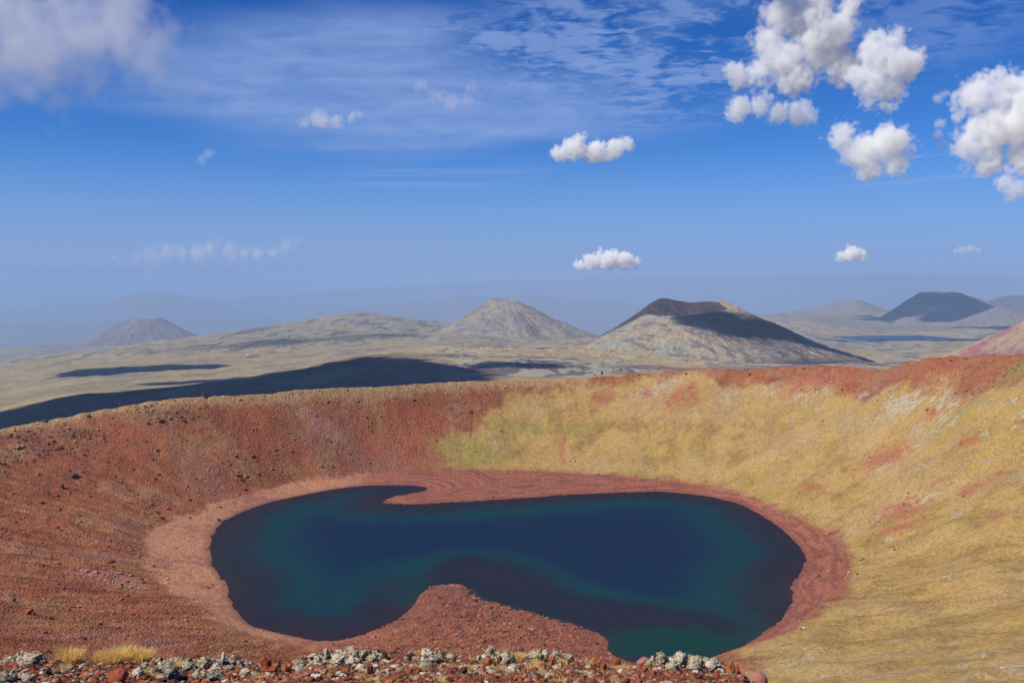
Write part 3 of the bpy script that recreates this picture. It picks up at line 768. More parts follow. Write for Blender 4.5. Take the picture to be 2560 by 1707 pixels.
def col_big(lx, ly, h, U, PH, gl, wx, wy, zr):
    n = fbm(lx, ly, 110, 5, .6, 3); n2 = fbm(lx + .6 * ly, ly * .5, 36, 4, .6, 4); n3 = fbm(PH * 14 + .7 * n, U * 1.6, 1.0, 4, .6, 6); nf = fbm(lx, ly, 14, 3, .65, 7)
    c = cm(bc3(C(.33, .315, .24), U), C(.40, .30, .165), sstep(-.10, .30, n + .25 * n3 + .3 * (1 - h)) * .8)
    c = cm(c, C(.17, .10, .12), sstep(.10, .36, n2 * .9 + .25 * nf - .1 * n) * .8)
    c = cm(c, C(.30, .27, .22), sstep(0, .4, nf) * .4)
    x_ = lx * 1.0
    # dark scoria cap behind the crater; patch, foot and right flank streaks paint cloud shadow
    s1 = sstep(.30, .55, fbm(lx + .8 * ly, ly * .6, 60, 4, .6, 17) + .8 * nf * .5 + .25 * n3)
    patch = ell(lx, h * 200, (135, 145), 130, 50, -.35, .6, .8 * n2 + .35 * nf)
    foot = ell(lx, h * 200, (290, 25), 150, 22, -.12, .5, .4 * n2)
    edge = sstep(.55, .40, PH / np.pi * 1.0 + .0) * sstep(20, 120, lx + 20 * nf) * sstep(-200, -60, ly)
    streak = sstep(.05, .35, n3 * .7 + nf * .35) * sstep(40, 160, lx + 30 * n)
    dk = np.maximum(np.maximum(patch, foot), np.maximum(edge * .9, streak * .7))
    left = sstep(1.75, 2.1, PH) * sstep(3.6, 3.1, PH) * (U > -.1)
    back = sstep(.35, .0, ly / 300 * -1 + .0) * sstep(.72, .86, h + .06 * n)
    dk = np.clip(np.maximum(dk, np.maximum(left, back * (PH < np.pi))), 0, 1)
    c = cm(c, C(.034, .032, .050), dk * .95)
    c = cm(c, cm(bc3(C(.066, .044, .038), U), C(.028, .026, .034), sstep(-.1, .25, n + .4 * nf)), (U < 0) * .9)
    tip = sstep(.90, .97, h + .03 * n) * sstep(40, 70, lx) * (U > -.2)
    c = cm(c, C(.40, .30, .20), tip * .85)
    return c, .5 + 0 * U
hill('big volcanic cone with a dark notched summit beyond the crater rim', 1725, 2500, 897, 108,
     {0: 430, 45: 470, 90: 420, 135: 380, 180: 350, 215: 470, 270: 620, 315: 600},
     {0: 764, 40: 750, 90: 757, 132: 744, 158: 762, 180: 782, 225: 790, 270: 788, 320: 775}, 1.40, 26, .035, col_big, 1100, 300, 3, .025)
def col_plain(a, b, dark=.3, dc=(.14, .11, .12)):
    def f(lx, ly, h, U, PH, gl, wx, wy, zr):
        s_ = np.abs(lx).max()
        n = fbm(lx, ly, s_ * .35, 5, .6, 13); n3 = fbm(lx + .5 * ly, ly * .6, s_ * .16, 4, .6, 16)
        c = cm(bc3(C(*a), U), C(*b), sstep(-.3, .4, n))
        c = cm(c, C(*dc), sstep(.05, .5, n3 + .5 * n) * dark)
        return c, .3 + 0 * U
    return f
hill('pale tan cone with a blunt rocky summit, left of the big cone', 1262, 4200, 838, 38, {0: 225, 60: 230, 90: 200, 180: 175, 270: 240},
     {0: 757, 60: 750, 90: 747, 150: 746, 180: 749, 270: 756}, 1.12, 3, .06, col_plain((.33, .27, .20), (.26, .22, .19), .5), 500, 130, 23, .02, .4)
hill('small hazy volcano far off at the left', 368, 9000, 862, 34, {0: 170, 90: 160, 180: 190, 270: 200},
     {0: 795, 90: 797, 180: 793, 270: 800}, 1.35, 8, .04, col_plain((.26, .20, .17), (.20, .16, .15), .4), 360, 90, 33, .02)
hill('dark flat topped cone on the far right plain', 2352, 7500, 802, 50, {0: 235, 45: 220, 90: 150, 180: 138, 225: 150, 270: 160},
     {0: 737, 60: 729, 120: 728, 180: 733, 270: 740}, 1.08, 6, .025, col_plain((.20, .16, .16), (.26, .21, .20), .3), 400, 100, 43, .03)
hill('low purple grey dome in front of the dark flat topped cone', 2500, 6500, 826, 12, {0: 260, 90: 150, 180: 190, 270: 180},
     {0: 768, 90: 767, 180: 768, 270: 769}, 1.7, 0, .03, col_plain((.22, .18, .17), (.27, .22, .19), .3), 300, 80, 53, .02)
hill('small low dome beside the purple grey dome', 2275, 6700, 825, 10, {0: 100, 90: 80, 180: 100, 270: 90},
     {0: 793, 90: 793, 180: 793, 270: 794}, 1.7, 0, .03, col_plain((.24, .20, .19), (.28, .23, .2), .3), 240, 60, 63, .02)
hill('long low hill on the horizon right of the big cone', 2128, 9000, 783, 26, {0: 120, 90: 100, 180: 170, 270: 120},
     {0: 753, 90: 750, 180: 752, 270: 752}, 1.5, 0, .05, col_plain((.24, .20, .18), (.28, .23, .2), .3), 260, 60, 73, .03, .5)
hill('pink and tan hill rising at the right edge', 2610, 2700, 905, 40, {0: 300, 90: 240, 180: 235, 225: 260, 270: 300},
     {0: 792, 90: 788, 180: 800, 270: 798}, 1.45, 0, .03, col_plain((.40, .27, .16), (.34, .14, .14), .25, (.25, .11, .13)), 420, 110, 83, .05)
hill('dark blue mesa at the far right edge', 2600, 9800, 766, 70, {0: 160, 90: 120, 180: 125, 270: 120},
     {0: 738, 90: 738, 180: 741, 270: 741}, .8, 0, .03, col_plain((.10, .09, .09), (.13, .11, .11), .3), 240, 60, 93, .02)
hill('left one of two dark mounds by the far blue lake', 2205, 4350, 872, 10, {0: 75, 90: 50, 180: 80, 270: 60},
     {0: 850, 90: 848, 180: 850, 270: 851}, 1.5, 0, .05, col_plain((.15, .13, .13), (.24, .2, .17), .4), 240, 60, 103, .03)
hill('right one of two dark mounds by the far blue lake', 2318, 4450, 868, 10, {0: 90, 90: 50, 180: 90, 270: 60},
     {0: 849, 90: 846, 180: 848, 270: 850}, 1.5, 0, .05, col_plain((.10, .09, .10), (.2, .16, .15), .4), 240, 60, 113, .03)

# ------------------------------------------------------------------ clouds: bodies of vapour lit by the sun
def plain_vapour(dens):
    m = bpy.data.materials.new('cloud_vapour'); m.use_nodes = True
    N = NT(m.node_tree); o = N.n('ShaderNodeOutputMaterial'); p = N.n('ShaderNodeVolumePrincipled')
    p.inputs['Color'].default_value = (1, 1, 1, 1); p.inputs['Density'].default_value = dens
    N.put(o.inputs['Volume'], p.outputs[0]); return m
def cloud_mat(name, dens, wisp, spheres, cen, Rm, flat=None, amp=.9, soft=.16, fill=.26):
    """vapour whose density follows a cluster of puffs, broken up by fractal billows"""
    m = bpy.data.materials.new(name); m.use_nodes = True
    N = NT(m.node_tree)
    o = N.n('ShaderNodeOutputMaterial'); p = N.n('ShaderNodeVolumePrincipled')
    p.inputs['Color'].default_value = (1, 1, 1, 1); p.inputs['Anisotropy'].default_value = 0.0
    pos = N.n('ShaderNodeNewGeometry').outputs['Position']
    f = None
    for x, y, z, q in spheres:
        d = N.t.nodes.new('ShaderNodeVectorMath'); d.operation = 'DISTANCE'; N.put(d.inputs[0], pos); d.inputs[1].default_value = (x, y, z)
        g = N.math('MULTIPLY_ADD', d.outputs['Value'], -1.0 / Rm, q / Rm)
        if f is None: f = g
        else:
            mx = N.t.nodes.new('ShaderNodeMath'); mx.operation = 'SMOOTH_MAX'; N.put(mx.inputs[0], f); N.put(mx.inputs[1], g); mx.inputs[2].default_value = .15; f = mx.outputs[0]
    rel = N.vmath('SUBTRACT', pos, tuple(float(c) for c in cen)).outputs[0]
    a_ = N.noise(rel, .85 / Rm, 7, .60, .25)
    v = N.n('ShaderNodeTexVoronoi', feature='F1'); N.put(v.inputs['Vector'], rel); v.inputs['Scale'].default_value = 2.1 / Rm
    v.inputs['Detail'].default_value = 1.5; v.inputs['Roughness'].default_value = .5
    bump = N.math('MULTIPLY', N.math('SUBTRACT', a_, .55), 2.6 * amp)
    bump = N.math('ADD', bump, N.math('MULTIPLY', N.math('SUBTRACT', .42, v.outputs['Distance']), .75 * amp))
    f = N.math('ADD', N.math('ADD', f, bump), fill)
    if flat is not None:
        sz_ = N.n('ShaderNodeSeparateXYZ'); N.put(sz_.inputs[0], pos)
        f = N.math('MINIMUM', f, N.math('MULTIPLY', N.math('SUBTRACT', sz_.outputs[2], flat), 2.0 / Rm))
    N.put(p.inputs['Density'], N.math('MULTIPLY', N.rng(f, 0.0, soft + wisp, 0, 1, smooth=True), dens))
    N.put(o.inputs['Volume'], p.outputs[0])
    return m
_t1 = bpy.data.textures.new('billow', 'CLOUDS'); _t1.noise_basis = 'IMPROVED_PERLIN'; _t1.noise_depth = 2
import bmesh
def cloud(label, blobs, r, dens, wisp=0.0, vox=0.085, lump=0.5, depth=0.7, seed=0, world=None, flat=None, group='clouds in the sky', extra=18, fine=.30, infl=1.3, amp=.9, soft=.16, fill=.36):
    """blobs: (px, py, radius in px) at range r, turned into world spheres; world: (x, y, z, radius)"""
    rnd = random.Random(seed + 11)
    sph = []
    if world is None:
        for px, py, rp in blobs:
            c = at_range(px, py, r); sph.append((*c, rp * r / FPX))
    else: sph = list(world)
    base = list(sph); Rm = np.mean([s_[3] for s_ in base])
    for i in range(int(extra * .5)):
        b = rnd.choice(base); d = Vector((rnd.gauss(0, 1), rnd.gauss(0, depth), abs(rnd.gauss(0, .9)) if rnd.random() < .7 else rnd.gauss(0, .5))).normalized()
        sph.append((b[0] + d.x * b[3] * .85, b[1] + d.y * b[3] * .85, b[2] + d.z * b[3] * .8, b[3] * rnd.uniform(.30, .50)))
    cen = np.mean([s_[:3] for s_ in base], axis=0)
    bm = bmesh.new()
    from mathutils import Matrix
    for x, y, z, q in sph:
        bmesh.ops.create_icosphere(bm, subdivisions=2, radius=q * .82 + Rm * .62 * infl, matrix=Matrix.Translation((x - cen[0], y - cen[1], z - cen[2])))
    me = bpy.data.meshes.new('cloud'); bm.to_mesh(me); bm.free()
    o = bpy.data.objects.new('cloud', me); o.location = cen; SC.collection.objects.link(o)
    rm = o.modifiers.new('a', 'REMESH'); rm.mode = 'VOXEL'; rm.voxel_size = Rm * max(vox, .16)
    sz = [] if world is None else [(Rm * 1.1, Rm * .9), (Rm * .4, Rm * .55)]
    for i, (s1, st_) in enumerate(sz):
        t = bpy.data.textures.new('billow', 'CLOUDS'); t.noise_basis = 'IMPROVED_PERLIN'; t.noise_scale = s1; t.noise_depth = 3 if i else 1
        d = o.modifiers.new('d', 'DISPLACE'); d.texture = t; d.texture_coords = 'LOCAL'; d.strength = st_; d.mid_level = .5
    dg = bpy.context.evaluated_depsgraph_get(); dg.update()
    ev = bpy.data.meshes.new_from_object(o.evaluated_get(dg))
    o.modifiers.clear(); o.data = ev
    co = np.empty(len(ev.vertices) * 3, np.float32); ev.vertices.foreach_get('co', co); co = co.reshape(-1, 3)
    if flat is not None:     # level base of a cumulus
        zf = at_range(1280, flat, r)[2] - cen[2]
        zf -= .05 * Rm; k = co[:, 2] < zf; co[k, 2] = zf + (co[k, 2] - zf) * .05
    zmin = 103.0 - cen[2]
    k = co[:, 2] < zmin; co[k, 2] = zmin + (zmin - co[k, 2]) * -0.0 + 0.001 * co[k, 0] / max(Rm, 1)
    ev.vertices.foreach_set('co', co.ravel()); ev.update()
    ev.materials.clear(); ev.materials.append(cloud_mat('cloud_vapour', dens, wisp, sph, cen, Rm, None if flat is None else at_range(1280, flat, r)[2], amp, soft, fill) if world is None else plain_vapour(dens))
    tag(o, label, 'cloud', group)
    return o
#@@CLOUDS@@
cloud('large pale grey cloud bank filling the upper left corner', [(-60,60,160),(60,90,160),(150,60,140),(250,80,125),(340,120,110),(410,170,85),(60,200,80),(150,235,50),(470,200,50),(120,265,34),(-40,180,110),(300,10,130),(230,180,80)], 3600, .0032, .9, seed=1, amp=1.0, fill=.42, extra=26)
cloud('tall white cumulus, biggest cloud in the upper right', [(1960,40,60),(2030,30,70),(2060,110,70),(1960,150,55),(1900,175,40),(2000,190,50),(2110,170,50),(2090,60,50),(2120,15,40),(1930,90,45),(1850,185,30)], 6200, .016, .25, seed=2, extra=34)
cloud('white cumulus tower with ragged foot right of the biggest cloud', [(2200,135,55),(2250,160,52),(2240,100,30),(2190,190,45),(2230,220,40),(2225,265,25),(2150,190,35),(2170,230,30)], 5000, .020, .25, seed=3, extra=24)
cloud('ragged flat cloud below the biggest cumulus', [(1850,270,34),(1900,262,30),(1950,282,30),(2000,290,34),(1920,245,22),(2010,262,18),(2030,295,20),(1830,290,20)], 7000, .012, .35, seed=4, extra=18)
cloud('round puffy cloud hanging below the white cumulus tower', [(2110,340,36),(2160,380,50),(2220,360,50),(2240,410,36),(2180,420,36),(2120,390,30),(2110,320,20),(2230,320,24),(2270,375,22)], 5500, .019, .3, seed=5, extra=26)
cloud('big white cumulus cut by the right edge', [(2440,245,50),(2510,230,55),(2570,240,60),(2560,310,70),(2480,320,60),(2420,370,40),(2480,395,36),(2560,390,50),(2400,390,22),(2620,300,70)], 6600, .016, .25, seed=6, extra=34)
cloud('small cloud tucked under the cumulus at the right edge', [(2515,455,24),(2540,475,26),(2520,430,16),(2565,470,22)], 5600, .017, .3, seed=7, extra=12)
cloud('small boat shaped cumulus in the middle of the sky', [(1400,385,24),(1440,372,32),(1490,380,32),(1540,372,26),(1570,362,18),(1560,345,14),(1450,350,18),(1410,370,16),(1520,390,22)], 8200, .018, .2, seed=8, flat=409, extra=20)
cloud('bright oval cumulus low above the big cone', [(1450,664,16),(1480,655,22),(1520,650,26),(1560,652,24),(1590,660,14),(1500,640,16),(1540,636,14)], 42000, .0050, 0, seed=9, flat=676, extra=16)
cloud('small white cap shaped cumulus low at the right', [(2105,643,14),(2130,634,20),(2155,642,14),(2125,622,10),(2145,630,10)], 36000, .0060, 0, seed=10, flat=656, extra=12)
cloud('faint wisp of cloud low near the right edge', [(2405,625,10),(2425,621,10),(2390,628,7),(2445,626,7)], 36000, .0020, 0, seed=11, extra=6)
cloud('thin ragged puff left of centre high in the sky', [(760,308,20),(800,300,30),(840,308,26),(880,296,18),(900,290,14)], 7000, .0070, .6, seed=12, flat=330, extra=12)
cloud('thin hooked wisp of cloud high in the centre', [(1050,215,22),(1090,240,24),(1130,255,26),(1165,255,22),(1180,225,20),(1182,200,14),(1110,225,16)], 7000, .0030, .5, seed=13, amp=1.0, fill=.38, extra=12)
cloud('tiny faint puff alone in the left sky', [(505,398,14),(520,385,15),(530,378,10),(495,405,9)], 7000, .004, .4, seed=14, extra=6)
cloud('long low bank of pinkish puffs above the left horizon', [(300,648,20),(340,642,24),(380,638,28),(420,628,30),(455,634,28),(490,628,32),(520,622,30),(545,606,20),(575,628,30),(610,634,28),(645,632,28),(680,628,26),(715,618,26),(745,602,18),(430,606,12),(470,604,11)], 56000, .0005, .8, seed=15, extra=8, fill=.30, amp=1.0)
cloud('tiny scrap of cloud left of the cumulus at the right edge', [(2345,245,13),(2360,235,11),(2370,262,8)], 5300, .015, .3, seed=16, extra=6)
cloud('small broken scrap below the tiny one at the right', [(2350,310,15),(2345,335,14),(2360,360,12),(2350,365,10)], 5300, .013, .3, seed=17, extra=8)

# clouds overhead, above the frame: they shade the plateau
def shade_cloud(px, py, r, hx, hy, zc, seed, dens=.05, rot=0.0, label=None, n=9):
    g = at_range(px, py, r); tt_ = (zc - g[2]) / SUN_DIR[2]
    cx_, cy_ = g[0] + SUN_DIR[0] * tt_, g[1] + SUN_DIR[1] * tt_
    rnd = random.Random(seed); sp = []
    az = math.atan2(g[0], g[1]) + rot
    for i in range(n):
        u = -1 + 2 * i / (n - 1); v = rnd.uniform(-.5, .5)
        a, b = u * hx, v * hy
        if rnd.random() < .15: continue
        sp.append((cx_ + a * math.cos(az) + b * math.sin(az), cy_ - a * math.sin(az) + b * math.cos(az), zc + rnd.uniform(0, .2) * hy, hy * rnd.uniform(.55, .9) * (1 - .45 * abs(u))))
    return cloud(label, None, r, dens, 0, vox=.2, world=sp, seed=seed, extra=24, infl=.3, group='clouds overhead, out of the frame')
shade_cloud(290, 1030, 1330, 260, 310, 1100, 31, label='cloud overhead whose shadow covers the lowland behind the left rim', n=11)
shade_cloud(730, 945, 1480, 85, 165, 1150, 32, label='cloud overhead shading the ridge behind the left rim')
shade_cloud(1270, 915, 1430, 45, 60, 1250, 33, label='small cloud overhead shading the slope left of the big cone', n=6)
shade_cloud(2080, 895, 2380, 230, 130, 1500, 35, label='cloud overhead shading the right foot of the big cone', n=7)
shade_cloud(320, 918, 2750, 110, 190, 1500, 36, label='cloud overhead shading the meadow by the small pond', n=6)
shade_cloud(560, 925, 2100, 200, 80, 1500, 37, label='cloud overhead shading the meadow below the shield hill', n=8)
shade_cloud(2290, 765, 7400, 330, 330, 3200, 38, label='high cloud shading the dark flat topped cone', n=6)
shade_cloud(2280, 858, 4400, 260, 150, 2200, 39, label='high cloud shading the mounds by the far lake', n=6)

# ------------------------------------------------------------------ near ledge: ground sheet
azs = np.radians(np.concatenate([np.arange(-33, 33.01, .06 * Q), np.arange(36, 325, 3.0)]))
rs = np.concatenate([np.linspace(.3, 5.5, 50), np.arange(5.52, 10.2, .018 * Q), np.linspace(10.25, 16, 40)])
RR, AA = np.meshgrid(rs, azs, indexing='ij'); X = RR * np.sin(AA); Y = RR * np.cos(AA); Z = ledge_z(X, Y)
n1 = fbm(X, Y, 1.6, 4, .55, 101); n2 = fbm(X, Y, .35, 4, .6, 102); n3 = fbm(X, Y, .07, 3, .6, 103)
c = cm(bc3(C(.26, .085, .045), X), C(.16, .055, .034), np.clip(.4 + n2 + .5 * n3, 0, 1))
c = cm(c, C(.40, .27, .13), sstep(.10, .45, n1 * .7 + n2 * .6) * .75)
pm = pale_mask(X, Y); n4 = fbm(X, Y, .12, 3, .65, 104); n5 = fbm(X, Y, .045, 3, .65, 105)
pc = cm(bc3(C(.56, .50, .37), X), C(.36, .30, .21), sstep(-.1, .35, n4)); pc = cm(pc, C(.13, .07, .045), sstep(.10, .35, n5 + .4 * n4))
c = cm(c, pc, sstep(.25, .6, pm + .4 * n3))
me = make_mesh('ledge', np.stack([X, Y, Z], -1).reshape(-1, 3), grid_faces(*X.shape, closed=True), c.reshape(-1, 3), attrs={'rocky': .8 + 0 * X})
M_LEDGE = land_material('ledge_soil', 26.0, 1.0, .018)
tag(link('ground', me, M_LEDGE), 'stony red brown lip of the crater at the bottom of the view', kind='structure')

# ------------------------------------------------------------------ rocks
from mathutils import noise as mnoise
def ico(sub):
    bm = bmesh.new(); bmesh.ops.create_icosphere(bm, subdivisions=sub, radius=1.0)
    v = np.array([v_.co[:] for v_ in bm.verts]); f = np.array([[q.index for q in f_.verts] for f_ in bm.faces]); bm.free(); return v, f
IV, IF = ico(4)
def rock_shape(seed, cuts=7, lump=.18, crust=.0, spike=0.0):
    rnd = np.random.RandomState(seed); v = IV.copy()
    for i in range(cuts):
        d = rnd.normal(size=3); d /= np.linalg.norm(d); h = rnd.uniform(.50, .85)
        k = v @ d; m_ = k > h; v[m_] -= np.outer((k[m_] - h) * .92, d)
    off = rnd.rand(3) * 50
    for i in range(len(v)):
        p = Vector(v[i] * 1.3 + off); q = Vector(v[i] * 4.2 + off); r3 = Vector(v[i] * 9 + off)
        n_ = mnoise.noise(p) * lump + (abs(mnoise.noise(q)) - .25) * crust + mnoise.noise(r3) * crust * .45
        v[i] *= 1 + n_
    v /= np.abs(v).max(); return v
def rock_mat(name, a, b, cc, thr=(.42, .56), fr=1.0, rough=.92, dark=(.05, .03, .025)):
    m = bpy.data.materials.new(name); m.use_nodes = True
    N = NT(m.node_tree); o = N.n('ShaderNodeOutputMaterial'); p = N.n('ShaderNodeBsdfPrincipled'); N.put(o.inputs[0], p.outputs[0])
    pos = N.n('ShaderNodeNewGeometry').outputs['Position']
    n1_ = N.noise(pos, 14 * fr, 4, .65); n2_ = N.noise(pos, 46 * fr, 4, .7, .5); n3_ = N.noise(pos, 110 * fr, 2, .7)
    c1 = N.mix(N.rng(n1_, .35, .65), (*a, 1), (*b, 1))
    c1 = N.mix(N.rng(n2_, thr[0], thr[1]), (*cc, 1), c1)
    c1 = N.mix(N.math('MULTIPLY', N.rng(N.math('ADD', n3_, N.math('MULTIPLY', N.math('SUBTRACT', n2_, .5), .6)), .42, .30), .8), c1, (*dark, 1))
    N.put(p.inputs['Base Color'], c1); p.inputs['Roughness'].default_value = rough; p.inputs['Specular IOR Level'].default_value = .25
    bp = N.n('ShaderNodeBump'); bp.inputs['Distance'].default_value = .012; N.put(bp.inputs['Height'], N.math('ADD', n2_, N.math('MULTIPLY', n3_, .4))); N.put(p.inputs['Normal'], bp.outputs[0])
    return m
RM = {
 'pale': rock_mat('lichen_crusted_rock', (.47, .42, .31), (.34, .29, .21), (.14, .08, .05), (.38, .52)),
 'white': rock_mat('chalky_white_rock', (.60, .55, .44), (.44, .39, .30), (.20, .13, .09), (.34, .48)),
 'grey': rock_mat('grey_rock', (.36, .34, .28), (.24, .225, .19), (.07, .06, .055), (.40, .56)),
 'red': rock_mat('red_scoria', (.36, .085, .038), (.26, .06, .03), (.15, .045, .03), (.34, .5)),
 'orange': rock_mat('rust_orange_scoria', (.48, .17, .05), (.36, .11, .04), (.18, .06, .03), (.34, .5)),
 'brown': rock_mat('dark_brown_scoria', (.13, .055, .038), (.09, .04, .03), (.045, .025, .02), (.38, .52)),
 'pink': rock_mat('smooth_pink_rock', (.40, .17, .13), (.34, .13, .10), (.30, .12, .10), (.2, .3), 1.0, .38, (.3, .12, .1)),
}
SHAPES = {}
def rock_mesh(kind, k):
    key = (kind, k)
    if key not in SHAPES:
        if kind in ('pale', 'white', 'grey'): v = rock_shape(200 + k, 5, .55, .75)
        elif kind == 'pink': v = rock_shape(300 + k, 2, .10, .0)
        else: v = rock_shape(400 + k, 10, .35, .20)
        me_ = make_mesh('rock', v, IF, smooth=True); me_.materials.append(RM[kind]); SHAPES[key] = me_
    return SHAPES[key]
RND = random.Random(5)
def put_rock(px, py, wpx, hpx, kind, label, group='rocks on the near ledge', f=ledge_z, r0=5.0, r1=9.9, name='rock', sink=.25, k=None):
    x, y, z, r = hit(px, py + hpx * .30, f, r0, r1, 700 if r1 < 20 else 1500)
    m = r / FPX; k = RND.randrange(6) if k is None else k
    o = bpy.data.objects.new(name, rock_mesh(kind, k)); SC.collection.objects.link(o)
    big = 1.22 if r1 < 20 else 1.0
    sz_ = wpx * .5 * m * big; sh = hpx * .62 * m * big
    o.scale = (sz_, sz_ * RND.uniform(.75, 1.1), sh); o.rotation_euler = (RND.uniform(-.25, .25), RND.uniform(-.25, .25), RND.uniform(0, 6.28) if wpx < 1.5 * hpx else RND.uniform(-.3, .3))
    o.location = (x, y, z + sh * (1 - 2 * sink)); tag(o, label, 'rock', group); return o
